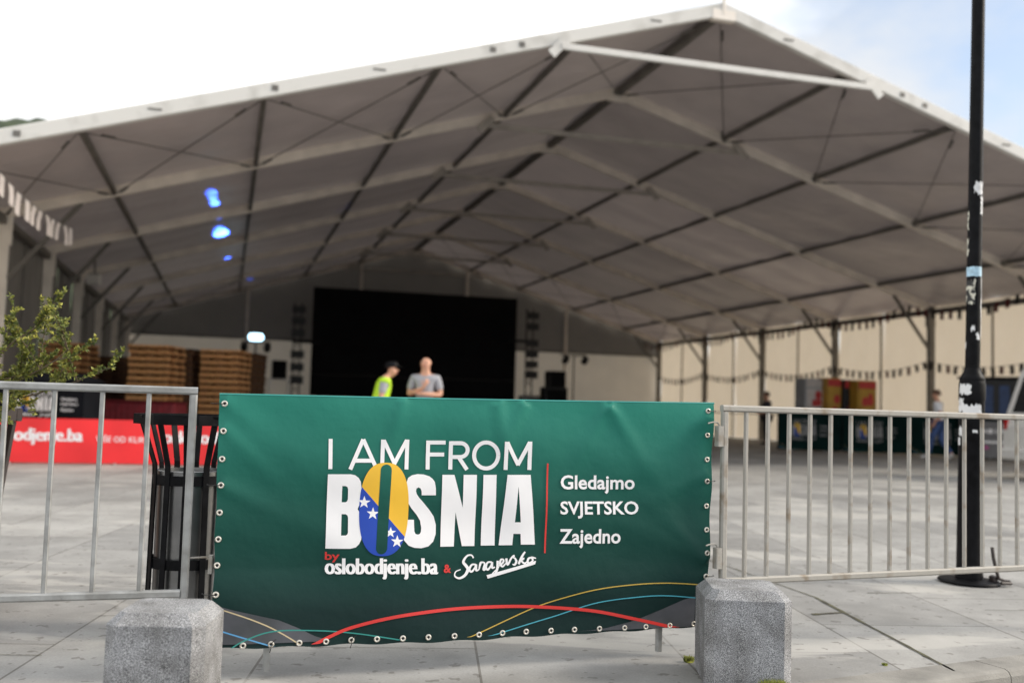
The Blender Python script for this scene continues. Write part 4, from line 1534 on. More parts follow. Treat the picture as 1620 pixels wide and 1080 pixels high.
# black draped counter with the same artwork, left, behind the red board
CY = 16.6
c0, c1 = at(-30, 640, CY), at(133, 640, CY)
c0.z = c1.z = 0
ctr = thing('draped_counter', 'black draped counter printed I AM FROM BOSNIA behind the red advertising board', 'counter', (c0.x, c0.y, 0))
ln = c1.x - c0.x
m_ = MB()
zt, zs = at(80, 589, CY).z, at(80, 603, CY).z
yy = .85
m_.prism([(0, 0, .0), (ln, 0, 0), (ln, yy, 0), (0, yy, 0)], [(.02, 0.02, zs), (ln - .02, 0.02, zs), (ln - .02, yy - .02, zs), (.02, yy - .02, zs)])
m_.build('body', M['dark_sheet'], ctr)
m_ = MB()
t0, t1 = at(36, 589, CY).x - c0.x, at(110, 589, CY).x - c0.x
m_.prism([(-.02, -.02, zs + .003), (ln + .02, -.02, zs + .003), (ln + .02, yy + .02, zs + .003), (-.02, yy + .02, zs + .003)], [(t0, .12, zt), (t1, .12, zt), (t1, yy - .12, zt), (t0, yy - .12, zt)])
m_.build('hood', M['dark_sheet'], ctr)
x20, x112 = at(22, 640, CY).x - c0.x, at(89, 640, CY).x - c0.x
sx = (x112 - x20) / (1.081 - .197)
z_t, z_b = at(50, 618, CY).z, at(50, 656, CY).z
sz = (z_t - z_b) / (.91 - .40)


def cmap(s, z, off):
    return (x20 + (s - .197) * sx, -.004 - off, z_b + (z - .40) * sz)


lst = [q for q in art_as('dark_sheet') if q[1] not in ('red_print', 'gold_print', 'cyan_print', 'cream_print', 'ltblue_print', 'teal_print')]
sb = .197 - x20 / sx
flat_mesh('print_panel', lst, cmap, 'dark_sheet', ([(sb + .1, .38), (sb + (ln - .05) / sx, .38), (sb + (ln - .05) / sx, .96), (sb + .1, .96)], [(0, 1, 2, 3)]), ctr, lift0=.004, liftk=.0008)

# maroon cloth table behind the board
m_ = MB()
p0, p1 = at(122, 640, 18.5), at(300, 640, 19.5)
w_ = p1.x - p0.x
zt = at(160, 634, 18.5).z
m_.box((0, 0, zt / 2 + .02), (w_, .75, zt - .04), 0, .03)
m_.box((0, 0, zt + .012), (w_ + .06, .82, .02), 0, .008)
for k in range(16):
    x = -w_ / 2 + w_ * (k + .5) / 16
    m_.tube([(x, -.375, .04), (x + .01, -.38, zt * .5), (x, -.372, zt - .03)], [.035, .022, .012], 6)
o = m_.build('cloth_table', M['maroon'])
o.location = ((p0.x + p1.x) / 2, 19.0, 0)
tag(o, 'long low table under a dark maroon cloth in front of the stacked pallets', 'table')


# ================================================================== PALLETS
def pallet_mesh():
    b = MB()
    W_, D_, H_ = .90, 1.15, .145
    for k in range(7):
        b.box((-W_ / 2 + .05 + k * (W_ - .10) / 6, 0, H_ - .012), (.10 if k % 2 == 0 else .085, D_ - .02, .022), 0, .003)
    for y in (-D_ / 2 + .05, 0, D_ / 2 - .05):
        b.box((0, y, H_ - .0385), (W_, .11, .028), 0, .002)
        for x in (-W_ / 2 + .09, 0, W_ / 2 - .09):
            b.box((x, y * .93, .060), (.16, .085, .070), 0, .003, mi=1)
        b.box((0, y, .0125), (W_, .11, .024), 0, .002)
    return b


pal0 = pal1 = None
rr = random.Random(5)
STK = [(at(247, 600, 22.7), 15, 'in the tall stack left of the lit lamp, nearest the maroon table'),
       (at(247, 600, 22.7) + Vector((.10, 1.32, 0)), 15, 'in the stack hidden behind the tallest front stack'),
       (at(356.5, 600, 24.0), 15, 'in the tall stack beside the left end of the banner'),
       (at(356.5, 600, 24.0) + Vector((.06, 1.32, 0)), 15, 'in the rear stack nearest the small loudspeaker'),
       (at(183, 600, 26.3), 14, 'in the dark stack right of the pale marquee column'),
       (at(108, 600, 22.9), 15, 'in the leftmost stack behind the shrub')]
for si, (pos, n_, where) in enumerate(STK):
    shaded = si in (1, 3, 4)  # stacks whose shade is painted as darker wood
    for k in range(n_):
        if shaded and pal1 is None:
            pal1 = pallet_mesh().build('pallet', [M['pallet_shaded'], M['pallet_block']])
            o = pal1
        elif not shaded and pal0 is None:
            pal0 = pallet_mesh().build('pallet', [M['pallet'], M['pallet_block']])
            o = pal0
        else:
            o = (pal1 if shaded else pal0).copy()
            COL.objects.link(o)
        o.location = (pos.x + rr.uniform(-.02, .02), pos.y + rr.uniform(-.02, .02), .001 + k * .1465)
        o.rotation_euler = (0, 0, rr.uniform(-.02, .02) + (math.pi if k % 2 else 0))
        tag(o, (('%s shade-darkened wooden pallet ' if shaded else '%s wooden pallet ') % ORD[n_ - 1 - k]) + where, 'pallet', 'wooden pallets stacked inside the marquee')


# ================================================================== SCREEN, STAGE AND SOUND
def tplane(px, py, i):
    v = ray(px, py)
    o = Vector((0, 0, CAMH))
    c = tp(i, 0, 0)
    return o + v * ((c - o).dot(TD) / v.dot(TD))


def toff(p):
    return (p - Vector((TX, TY, 0))).dot(TA)


SI = 5.25
sc0, sc1 = tplane(493, 540, SI), tplane(816, 550, SI)
ztop = tplane(655, 463, SI).z
zbot = tplane(655, 631, SI).z
mid = (sc0 + sc1) / 2
sw = (sc1 - sc0).length
scr = thing('led_screen', 'huge unlit black video screen above the stage at the back of the marquee', 'video screen', (mid.x, mid.y, 0), TYAW)
b = MB()
nx, ny = 10, 5
for i in range(nx):
    for j in range(ny):
        b.box((-sw / 2 + sw * (i + .5) / nx, 0, zbot + (ztop - zbot) * (j + .5) / ny), (sw / nx - .004, .10, (ztop - zbot) / ny - .004), 0, .004)
b.build('panel_grid', M['screen'], scr)
b = MB()
for x in (-sw / 2 + .4, 0, sw / 2 - .4):
    b.beam((x, .25, 1.16), (x, .25, ztop - .1), .08, .08)
    b.beam((x, .06, ztop - .3), (x, .25, ztop - .3), .05, .05)
    b.beam((x, .06, zbot + .3), (x, .25, zbot + .3), .05, .05)
b.build('support_mast', M['black_paint'], scr)
st = thing('stage', 'low black skirted stage under the big video screen', 'stage', (mid.x, mid.y, 0), TYAW)
zs = 1.15
b = MB()
b.box((0, 0, zs - .04), (13.0, 4.6, .08), 0, .01)
b.build('deck', M['deck'], st)
b = MB()
b.grid(lambda u, v: (-6.45 + 12.9 * u, -2.24 + .03 * math.sin(u * 160), .01 + (zs - .09) * v), 160, 2)
for s in (-1, 1):
    b.grid(lambda u, v: (s * (6.44 + .02 * math.sin(u * 70)), -2.24 + 4.4 * u, .01 + (zs - .09) * v), 60, 2)
b.build('skirt', M['dark_sheet'], st)


def line_array(px, y_list, pole_top, label, flip):
    p = tplane(px, 600, SI - .1)
    o = thing('speaker_tower', label, 'speaker tower', (p.x, p.y, zs), TYAW, 'speaker towers on the stage')
    ptop = tplane(px, pole_top, SI - .1).z - zs
    b = MB()
    for dx in (-.15, .15):
        b.beam((dx, .2, 0.03), (dx, .2, ptop), .05, .05)
        z = .2
        while z < ptop - .35:
            b.beam((-.15 if dx < 0 else .15, .2, z), (.15 if dx < 0 else -.15, .2, z + .3), .025, .025)
            z += .6
    b.box((0, .2, .02), (.9, .9, .04), 0, .01)
    b.build('truss_mast', M['black_paint'], o)
    b = MB()
    zc = tplane(px, 540, SI - .1).z - zs
    b.beam((flip * -.2, .05, zc), (flip * .95, .05, zc), .08, .12)
    b.build('cross_arm', M['black_paint'], o)
    for k, yv in enumerate(y_list):
        z = tplane(px, yv, SI - .1).z - zs
        c = MB()
        tilt = .04 * k
        w2, h2 = .27, .16
        c.prism([(-w2, -.28, z - h2 * .9 - tilt * .2), (w2, -.28, z - h2 * .9 - tilt * .2), (w2, -.28, z + h2 * .9), (-w2, -.28, z + h2 * .9)],
                [(-w2 * .8, .12, z - h2 * .7), (w2 * .8, .12, z - h2 * .7), (w2 * .8, .12, z + h2 * .7), (-w2 * .8, .12, z + h2 * .7)])
        c.build('cabinet', M['black_plastic'], o)
    return o


line_array(468, [490, 508, 527, 560, 580, 600], 478, 'black speaker tower standing left of the big video screen', 1)
line_array(838, [500, 517, 543, 560, 576, 592], 488, 'black speaker tower standing right of the big video screen', -1)


def stage_lamp_stand(px, ytop, i, ys, label, lit):
    p = tplane(px, 600, i)
    o = thing('lighting_stand', label, 'lighting stand', (p.x, p.y, 0), TYAW, 'lighting stands beside the stage')
    zt_ = tplane(px, ytop, i).z
    b = MB()
    b.tube([(0, 0, .35), (0, 0, zt_)], .03, 8)
    for a in range(3):
        an = 2 * math.pi * a / 3 + .5
        b.tube([(0, 0, .9), (.55 * math.cos(an), .55 * math.sin(an), .02)], .018, 6)
    b.beam((-.55, 0, zt_), (.55, 0, zt_), .05, .05)
    b.build('stand', M['black_paint'], o)
    for s in (-.42, .42):
        b = MB()
        b.lathe([(.05, .0), (.13, .06), (.14, .30), (.12, .34)], 14)
        c = b.build('spot_can', M['black_plastic'], o, smooth=True)
        c.location = (s, -.02, zt_ - .30)
        c.rotation_euler = (R(60), 0, 0)
    return o, zt_


LS, lz = stage_lamp_stand(402, 541, 4.6, 0, 'black lighting stand with a lit pale blue lamp left of the stage', True)
stage_lamp_stand(907, 562, 4.6, 0, 'black lighting stand with unlit lamps right of the stage', False)
b = MB()
n = 20
capsule = [(.15 * math.copysign(1, math.cos(t)) + .12 * math.cos(t), .13 * math.sin(t)) for t in [2 * math.pi * (k + .5) / n for k in range(n)]]
b.prism([(x, -.10, .19 + z) for x, z in capsule], [(x * 1.05, .0, .19 + z * 1.1) for x, z in capsule])
lo = b.build('lit_head', M['lit_lamp'], LS)
lo.location = (0, 0, lz)
b = MB()
b.prism([(x * 1.12, .004, .19 + z * 1.2) for x, z in capsule], [(x * .9, .16, .19 + z * .9) for x, z in capsule])
lo = b.build('lamp_housing', M['black_plastic'], LS)
lo.location = (0, 0, lz)


# the stand's moving heads throw small blue spots on the left roof slope
def roof_hit(px, py):
    v = ray(px, py)
    o = Vector((0, 0, CAMH))
    t = 1.0
    while t < 80:
        p = o + v * t
        if p.z > RZ + RH - abs(toff(p)) * TAN - .10:
            return p
        t += .02
    return p


hd = Vector(LS.location) + Vector((0, -.35, lz + .25))
for k, (px, py, e, ang) in enumerate(((334, 306, 2000, 1.0), (340, 324, 2800, 1.0), (350, 371, 4200, 2.8), (360, 408, 3400, 2.8), (400, 436, 7000, 7.0), (540, 330, 500, 1.5))):
    l = bpy.data.lights.new('blue_spot', 'SPOT')
    l.color = (0.04, 0.13, 1.0)
    l.energy = e
    l.spot_size = R(ang)
    l.spot_blend = .5
    l.shadow_soft_size = .02
    lo = bpy.data.objects.new('blue_spot', l)
    COL.objects.link(lo)
    tgt = roof_hit(px, py)
    src = hd.copy()
    lo.location = src
    lo.rotation_euler = (tgt - src).to_track_quat('-Z', 'Y').to_euler()


def loudspeaker(px, y0, y1, w, i, label, z_on):
    p = tplane(px, y1, i)
    z0 = max(tplane(px, y1, i).z, z_on)
    z1 = tplane(px, y0, i).z
    o = thing('loudspeaker', label, 'loudspeaker', (p.x, p.y, z0), TYAW)
    b = MB()
    b.box((0, 0, (z1 - z0) / 2), (w, w * .9, z1 - z0), 0, .03)
    b.build('cabinet', M['black_plastic'], o)
    b = MB()
    b.box((0, -w * .455, (z1 - z0) * .5), (w * .86, .012, (z1 - z0) * .9), 0, .004)
    b.build('grille', M['screen'], o)
    return o, z0


o, z0 = loudspeaker(441, 570, 599, .57, 4.85, 'small black loudspeaker on a pale trestle table left of the stage', 0)
p = tplane(441, 600, 4.85)
tb = thing('trestle_table', 'pale trestle table carrying a black loudspeaker left of the stage', 'table', (p.x, p.y, 0), TYAW)
b = MB()
b.box((0, 0, z0 - .025), (.9, .6, .04), 0, .01)
b.build('table_top', M['fascia'], tb)
for x in (-.36, .36):
    for y in (-.22, .22):
        b = MB()
        b.beam((x * 1.05, y * 1.1, .005), (x, y, z0 - .046), .05, .05, up=(0, 1, 0))
        b.build('leg', M['fascia'], tb)
p = tplane(877, 620, 4.7)
o, z0 = loudspeaker(878, 587, 612, .72, 4.7, 'black loudspeaker cabinet topmost of the pair right of the stage', 0)
zt = tplane(878, 613, 4.7).z
q = thing('loudspeaker', 'large black bass loudspeaker under the smaller cabinet right of the stage', 'loudspeaker', (o.location.x - .05, o.location.y, 0), TYAW)
b = MB()
b.box((0, 0, z0 / 2 - .002), (.95, .8, z0 - .004), 0, .03)
b.build('cabinet', M['black_plastic'], q)
b = MB()
b.box((0, -.404, z0 / 2), (.84, .012, z0 * .9), 0, .004)
b.build('grille', M['screen'], q)
p = tplane(838, 628, 4.95)
b = MB()
b.box((0, 0, .19), (.85, .5, .38), 0, .02)
for x in (-.3, 0, .3):
    b.box((x, -.255, .24), (.07, .02, .09), 0, .004)
o = b.build('flight_case', M['crate_grey'])
o.location = (p.x, p.y, zs + .001)
o.rotation_euler = (0, 0, TYAW)
tag(o, 'grey flight case on the stage edge right of the screen', 'flight case')

# small floodlight clamped under the third rafter, left
p = roof_hit(151, 409)
fl = thing('floodlight', 'small pale floodlight hanging from a rafter on the left', 'floodlight', tuple(p - Vector((0, 0, .35))))
b = MB()
b.box((0, 0, -.22), (.34, .16, .30), 0, .03)
b.build('housing', M['fascia'], fl)
b = MB()
b.beam((0, 0, -.08), (0, 0, .34), .04, .04)
b.box((0, 0, -.06), (.30, .05, .03), 0, .008)
b.build('bracket', M['alu_dark'], fl)


# ================================================================== DRINKS FRIDGES AND STALL, RIGHT WALL
def fridge(px0, px1, ytop, Y, label, body, door, kind):
    a_, b_ = at(px0, ytop, Y), at(px1, ytop, Y)
    w = b_.x - a_.x
    h = a_.z
    o = thing('drinks_fridge', label, 'drinks fridge', ((a_.x + b_.x) / 2, Y, 0), R(12), 'drinks fridges at the right wall')
    b = MB()
    b.box((0, .35, h / 2), (w, .66, h), 0, .02)
    b.build('body', body, o)
    b = MB()
    b.box((0, .005, h * .46), (w * .84, .03, h * .78), 0, .01)
    d = b.build('door', door, o)
    b = MB()
    b.beam((w * .36, -.035, h * .35), (w * .36, -.035, h * .6), .03, .03)
    b.build('handle', M['black_plastic'], d)
    b = MB()
    b.box((0, .008, h * .93), (w * .9, .03, h * .10), 0, .008)
    b.build('header', M['cabinet_red'] if kind else M['poster_pale'], o)
    rq = random.Random(int(px0))
    for _ in range(3):
        cx_, cz_ = rq.uniform(-.26, .26) * w, h * rq.uniform(.5, .8)
        rr_ = rq.uniform(.07, .12)
        b = MB()
        b.prism([(cx_ + rr_ * math.cos(t), -.012, cz_ + rr_ * 1.3 * math.sin(t)) for t in [k * .785 for k in range(8)]], [(cx_ + rr_ * math.cos(t), -.018 - .002 * _, cz_ + rr_ * 1.3 * math.sin(t)) for t in [k * .785 for k in range(8)]])
        b.build('graphic', M['cabinet_red'] if kind != 2 else M['flag_dark'], o)
    return o


fridge(1273, 1306, 598, 31.0, 'grey framed drinks fridge with a pale poster, leftmost of the fridges', M['cabinet_grey'], M['poster_pale'], 0)
fridge(1308, 1333, 597, 30.8, 'yellow drinks fridge between the grey fridge and the dark one', M['cabinet_yellow'], M['cabinet_yellow'], 1)
fridge(1335, 1354, 600, 30.9, 'narrow dark drinks fridge between the two yellow ones', M['black_plastic'], M['glass'], 2)
fridge(1356, 1389, 601, 30.5, 'yellow drinks fridge with red graphics, rightmost of the fridges', M['cabinet_yellow'], M['cabinet_yellow'], 1)

p0, p1 = at(1521, 596, 27.2), at(1612, 596, 26.4)
w = (p1 - p0).length
sl_ = thing('stall', 'black boxy serving stall with dark blue panels by the right wall', 'stall', ((p0.x + p1.x) / 2, 26.9, 0), math.atan2(p1.y - p0.y, p1.x - p0.x))
h = p0.z
b = MB()
b.box((0, .55, h / 2), (w, 1.0, h - .06), 0, .02)
b.build('body', M['black_plastic'], sl_)
b = MB()
b.box((0, .5, h - .02), (w + .1, 1.2, .06), 0, .01)
b.build('roof', M['dark_sheet'], sl_)
for x in (-.28, .0, .28):
    b = MB()
    b.box((x * w, .035, h * .70), (w * .17, .03, h * .40), 0, .006)
    b.build('panel', M['blue_panel'], sl_)
b = MB()
b.box((0, -.10, 1.06), (w, .35, .05), 0, .01)
b.build('counter', M['shaded_green'], sl_)

# ================================================================== WHITE VAN at the right edge
vx, vy = at(1603, 690, 17.9).x + .30, 18.0
van = thing('van', 'white van cut off by the right edge of the picture beside the marquee', 'van', (vx, vy, 0))
prof = [(0.0, .34), (0.0, .95), (.05, 1.15), (.30, 2.0), (.40, 2.12), (3.0, 2.12), (3.25, 2.02), (3.85, 1.25), (4.65, 1.05), (4.80, .85), (4.80, .34)]
b = MB()
hw2 = .88
rows = []
for y, k in ((-hw2 + .06, .0), (-hw2, .03), (-hw2, .03), (hw2, .03), (hw2 - .06, 0)):
    rows.append(y)
yy = lambda z, s: s * (hw2 - (.0 if z < 1.1 else (z - 1.1) * .12))
r0 = [(x, yy(z, -1), z) for x, z in prof]
r1 = [(x, yy(z, 1), z) for x, z in prof]
b.prism(r0, r1)
b.build('body', M['van'], van, smooth=False)
b = MB()
gx = lambda z: .05 + (z - 1.15) / .85 * .25
b.add([(gx(1.22) - .008, -.66, 1.22), (gx(1.22) - .008, .66, 1.22), (gx(1.88) - .008, .6, 1.88), (gx(1.88) - .008, -.6, 1.88)], [(3, 2, 1, 0)])
b.build('rear_window', M['glass'], van)
for s in (-1, 1):
    b = MB()
    for x0, x1 in ((.42, 1.5), (1.58, 2.5), (2.58, 3.2)):
        b.prism([(x, yy(z, s) + s * .006, z) for x, z in ((x0, 1.24), (x1 + (.35 if x1 > 3 else 0), 1.24), (x1, 1.88), (x0 + .05, 1.88))], [(x, yy(z, s) - s * .01, z) for x, z in ((x0, 1.24), (x1 + (.35 if x1 > 3 else 0), 1.24), (x1, 1.88), (x0 + .05, 1.88))])
    b.build('side_window', M['glass'], van)
    b = MB()
    b.box((.015, s * .78, 1.02), (.05, .12, .26), 0, .015)
    b.build('tail_lamp', M['red_lens'], van)
    for x in (.85, 3.85):
        b = MB()
        b.lathe([(.20, -.10), (.32, -.10), (.335, -.07), (.335, .07), (.32, .10), (.20, .10)], 26)
        wl = b.build('wheel', M['rubber'], van, smooth=True)
        wl.location = (x, s * (hw2 - .08), .336)
        wl.rotation_euler = (R(90), 0, 0)
        b = MB()
        b.lathe([(.05, -.115), (.19, -.104), (.195, .104), (.05, .115)], 20)
        b.build('rim', M['alu'], wl, smooth=True)
b = MB()
b.box((-.04, 0, .45), (.14, 1.72, .22), 0, .04)
b.build('rear_bumper', M['van'], van)
b = MB()
for y in (-.6, .6):
    b.beam((.6, y, 2.20), (2.8, y, 2.20), .03, .04)
    for x in (.7, 1.7, 2.7):
        b.beam((x, y, 2.11), (x, y, 2.19), .03, .03)
for x in (.7, 1.7, 2.7):
    b.beam((x, -.6, 2.235), (x, .6, 2.235), .03, .03)
b.build('roof_rack', M['alu'], van)


# ================================================================== BUNTING
def bunting(pts, label, group, mats, step, w, h, seed, sag):
    o = thing('bunting', label, 'bunting', tuple(pts[0]), 0, group)
    o0 = Vector(pts[0])
    rnd_ = random.Random(seed)
    p0, p1 = Vector(pts[0]), Vector(pts[1])
    P = lambda t: p0.lerp(p1, t) - Vector((0, 0, sag * 4 * t * (1 - t))) - o0
    ln_ = (p1 - p0).length
    MB().tube([P(i / 14) for i in range(15)], .008, 5).build('cord', M['steel_wire'], o)
    n_ = int(ln_ / step)
    for k in range(n_):
        t = (k + .5) / n_
        a_, b_ = P(t - w / 2 / ln_), P(t + w / 2 / ln_)
        sw_ = Vector((rnd_.uniform(-.03, .03), rnd_.uniform(-.03, .03), 0))
        d = Vector((0, 0, -h * rnd_.uniform(.9, 1.1))) + sw_
        m_ = MB()
        nn = (b_ - a_).cross(d).normalized() * .004
        mid_a, mid_b = a_ + d * .5 + sw_ * .5, b_ + d * .5 + sw_ * .5
        m_.add([a_, b_, mid_b, b_ + d, a_ + d, mid_a], [(0, 1, 2, 5), (5, 2, 3, 4)])
        m_.add([q - nn for q in (a_, b_, mid_b, b_ + d, a_ + d, mid_a)], [(5, 2, 1, 0), (4, 3, 2, 5)])
        m_.build('flag', mats[k % len(mats)], o)
    return o


bl = ['nearest the front', 'second from the front', 'third from the front', 'fourth from the front', 'farthest from the front']
for k, i in enumerate(range(1, 6)):
    bunting((tp(i, HW - .9, dz=-.12), tp(i + 1, HW - .9, dz=-.12)), 'upper string of dark red flags along the right eave, ' + bl[k], 'flag strings along the right eave', [M['flag_dark'], M['flag_black'], M['flag_dark']], .34, .15, .27, i, .38)
    za = 2.80
    bunting((tp(i, HW - .12, za), tp(i + 1, HW - .12, za)), 'lower string of dark flags between the right wall columns, ' + bl[k], 'flag strings between the right wall columns', [M['flag_black'], M['flag_black'], M['flag_dark']], .34, .15, .24, 20 + i, .26)
bunting((at(-45, 205, 13.6), at(50, 322, 14.8)), 'string of pale flags hanging from the front left of the marquee, upper length', 'pale flag strings at the front left', [M['flag_white']], .20, .11, .30, 3, .10)
bunting((at(50, 322, 14.8), at(116, 362, 16.2)), 'string of pale flags hanging from the front left of the marquee, lower length', 'pale flag strings at the front left', [M['flag_white']], .20, .11, .30, 4, .04)


# ================================================================== PEOPLE
def skin(name, nodes, edges, m, parent, root=0, sub=2, smooth=True):
    """grow one continuous surface round a skeleton: nodes = [(x, y, z, rx[, ry])]"""
    me = bpy.data.meshes.new(name)
    me.from_pydata([n_[:3] for n_ in nodes], edges, [])
    o = bpy.data.objects.new(name, me)
    COL.objects.link(o)
    md = o.modifiers.new('skin', 'SKIN')
    md.use_smooth_shade = True
    md.branch_smoothing = .35
    sv = me.skin_vertices[0].data
    for k, n_ in enumerate(nodes):
        sv[k].radius = (n_[3], n_[4] if len(n_) > 4 else n_[3])
        sv[k].use_root = (k == root)
    sd = o.modifiers.new('sub', 'SUBSURF')
    sd.levels = sd.render_levels = sub
    dg = bpy.context.evaluated_depsgraph_get()
    dg.update()
    m2 = bpy.data.meshes.new_from_object(o.evaluated_get(dg))
    o.modifiers.clear()
    o.data = m2
    bpy.data.meshes.remove(me)
    m2.name = name
    m2.materials.clear()
    m2.materials.append(m)
    o.parent = parent
    return o


class Graph:
    def __init__(self):
        self.n, self.e, self.k = [], [], {}

    def add(self, key, p, r, link=None):
        self.k[key] = len(self.n)
        self.n.append((*p, *(r if isinstance(r, tuple) else (r,))))
        if link is not None:
            self.e.append((self.k[link], self.k[key]))


def lerp(a, b, t):
    return tuple(a[i] + (b[i] - a[i]) * t for i in range(3))


def hand(G, key, wrist, d, palm_n, curl=.5):
    """palm, four unequal bent fingers and a thumb from the side of the palm"""
    d = Vector(d).normalized()
    n_ = Vector(palm_n)
    n_ = (n_ - d * n_.dot(d)).normalized()
    s = d.cross(n_)
    w = Vector(wrist)
    pc = w + d * .05
    G.add(key + 'palm', pc, .026, key)
    for q, (o, ln_) in enumerate(((.027, .068), (.009, .078), (-.009, .072), (-.026, .056))):
        kb_ = w + d * .095 + s * o
        G.add(key + 'f%da' % q, kb_, .0105, key + 'palm')
        m_ = kb_ + (d * math.cos(curl) + n_ * math.sin(curl)) * ln_ * .5
        G.add(key + 'f%db' % q, m_, .0088, key + 'f%da' % q)
        G.add(key + 'f%dc' % q, m_ + (d * math.cos(curl * 2) + n_ * math.sin(curl * 2)) * ln_ * .5, .007, key + 'f%db' % q)
    tb_ = w + d * .035 + s * .034
    G.add(key + 't1', tb_, .013, key + 'palm')
    G.add(key + 't2', tb_ + (d * .7 + s * .55 + n_ * .35) * .04, .0105, key + 't1')
    G.add(key + 't3', tb_ + (d * .8 + s * .5 + n_ * .5) * .07, .008, key + 't2')


STAND = dict(pelvis=(0, 0, .95), waist=(0, .005, 1.10), chest=(0, .0, 1.30), neck=(0, -.005, 1.49), jaw=(0, .03, 1.565), head=(0, .012, 1.655), crown=(0, .0, 1.715), nose=(0, .125, 1.63),
             shl=(-.185, -.01, 1.415), ell=(-.235, -.04, 1.13), wrl=(-.24, .06, .89), shr=(.185, -.01, 1.415), elr=(.235, -.04, 1.13), wrr=(.24, .06, .89),
             hil=(-.095, 0, .90), knl=(-.105, .03, .50), anl=(-.11, -.02, .09), tol=(-.125, .14, .035), hir=(.095, 0, .90), knr=(.105, .03, .50), anr=(.11, -.02, .09), tor=(.125, .14, .035))


def person(label, loc, rz, pose, shirt, trousers, shoes, hair, height=1.76, sleeves='short', handdir=None, vest=False, cap=False, bald=False, stocky=1.0):
    P = dict(STAND)
    P.update(pose)
    o = thing('person', label, 'person', loc, rz)
    sc_ = height / 1.76
    o.scale = (sc_, sc_, sc_)
    G = Graph()
    k = stocky
    G.add('pelvis', P['pelvis'], (.150 * k, .115 * k))
    G.add('waist', P['waist'], (.135 * k, .105 * k), 'pelvis')
    G.add('chest', P['chest'], (.155 * k, .115 * k), 'waist')
    G.add('ub', lerp(P['chest'], P['neck'], .62), (.10, .085), 'chest')
    G.add('neck', P['neck'], .058, 'ub')
    G.add('jaw', P['jaw'], (.062, .070), 'neck')
    G.add('head', P['head'], (.078, .094), 'jaw')
    G.add('crown', P['crown'], (.060, .072), 'head')
    hd_ = Vector(P['head'])
    fw = (Vector(P['nose']) - hd_)
    fw.z = 0
    fw.normalize()
    sd_ = Vector((fw.y, -fw.x, 0))
    G.add('nose1', hd_ + fw * .088 + Vector((0, 0, -.018)), .016, 'head')
    G.add('nose2', hd_ + fw * .112 + Vector((0, 0, -.034)), .012, 'nose1')
    for s, q in ((-1, 'el'), (1, 'er')):
        G.add('ear' + q, hd_ + sd_ * s * .086 + Vector((0, 0, -.015)), (.012, .024), 'head')
    for q in 'lr':
        G.add('sh' + q, P['sh' + q], .062, 'ub')
        G.add('um' + q, lerp(P['sh' + q], P['el' + q], .5), .050, 'sh' + q)
        G.add('el' + q, P['el' + q], .042, 'um' + q)
        G.add('fm' + q, lerp(P['el' + q], P['wr' + q], .4), .040, 'el' + q)
        G.add('wr' + q, P['wr' + q], .027, 'fm' + q)
        hd2 = (handdir or {}).get(q)
        dd = hd2[0] if hd2 else tuple(Vector(P['wr' + q]) - Vector(P['el' + q]))
        pn = hd2[1] if hd2 else (-.8 if q == 'r' else .8, .3, 0)
        hand(G, 'wr' + q, P['wr' + q], dd, pn, hd2[2] if hd2 else .4)
        G.add('hi' + q, P['hi' + q], .088, 'pelvis')
        G.add('th' + q, lerp(P['hi' + q], P['kn' + q], .5), .078, 'hi' + q)
        G.add('kn' + q, P['kn' + q], .056, 'th' + q)
        G.add('ca' + q, lerp(P['kn' + q], P['an' + q], .3), .055, 'kn' + q)
        G.add('an' + q, P['an' + q], .037, 'ca' + q)
        G.add('to' + q, P['to' + q], .032, 'an' + q)
    skin('body', G.n, G.e, M['skin'], o)
    # clothes follow the body
    def cloth(name, keys, links, m, extra, cut=None):
        H_ = Graph()
        for kk_ in keys:
            n_ = G.n[G.k[kk_]]
            H_.k[kk_] = len(H_.n)
            H_.n.append((*n_[:3], *(r_ + extra for r_ in n_[3:])))
        H_.e = [(H_.k[a_], H_.k[b_]) for a_, b_ in links]
        if cut:
            for a_, b_, t_, r_ in cut:
                H_.k[a_ + b_] = len(H_.n)
                H_.n.append((*lerp(G.n[G.k[a_]][:3], G.n[G.k[b_]][:3], t_), r_))
                H_.e.append((H_.k[a_], H_.k[a_ + b_]))
        return skin(name, H_.n, H_.e, m, o)
    slv = [('um' + q, 'el' + q, .55, .058) for q in 'lr'] if sleeves == 'short' else []
    arm = ['sh' + q for q in 'lr'] + ['um' + q for q in 'lr']
    lk = [('pelvis', 'waist'), ('waist', 'chest'), ('chest', 'ub')] + [('ub', 'sh' + q) for q in 'lr'] + [('sh' + q, 'um' + q) for q in 'lr']
    if sleeves == 'long':
        arm += ['el' + q for q in 'lr'] + ['fm' + q for q in 'lr']
        lk += [('um' + q, 'el' + q) for q in 'lr'] + [('el' + q, 'fm' + q) for q in 'lr']
        slv = [('fm' + q, 'wr' + q, .9, .038) for q in 'lr']
    cloth('shirt', ['pelvis', 'waist', 'chest', 'ub'] + arm, lk, shirt, .018, slv + [('ub', 'neck', .62, .072)])
    if vest:
        v_ = cloth('safety_vest', ['pelvis', 'waist', 'chest', 'ub'] + ['sh' + q for q in 'lr'], [('pelvis', 'waist'), ('waist', 'chest'), ('chest', 'ub')] + [('ub', 'sh' + q) for q in 'lr'], M['hivis'], .034, [('sh' + q, 'um' + q, .45, .085) for q in 'lr'] + [('ub', 'neck', .35, .085)])
    cloth('trousers', ['pelvis'] + [a_ + q for a_ in ('hi', 'th', 'kn', 'ca') for q in 'lr'], [('pelvis', 'hi' + q) for q in 'lr'] + [('hi' + q, 'th' + q) for q in 'lr'] + [('th' + q, 'kn' + q) for q in 'lr'] + [('kn' + q, 'ca' + q) for q in 'lr'], trousers, .015, [('ca' + q, 'an' + q, .9, .058) for q in 'lr'])
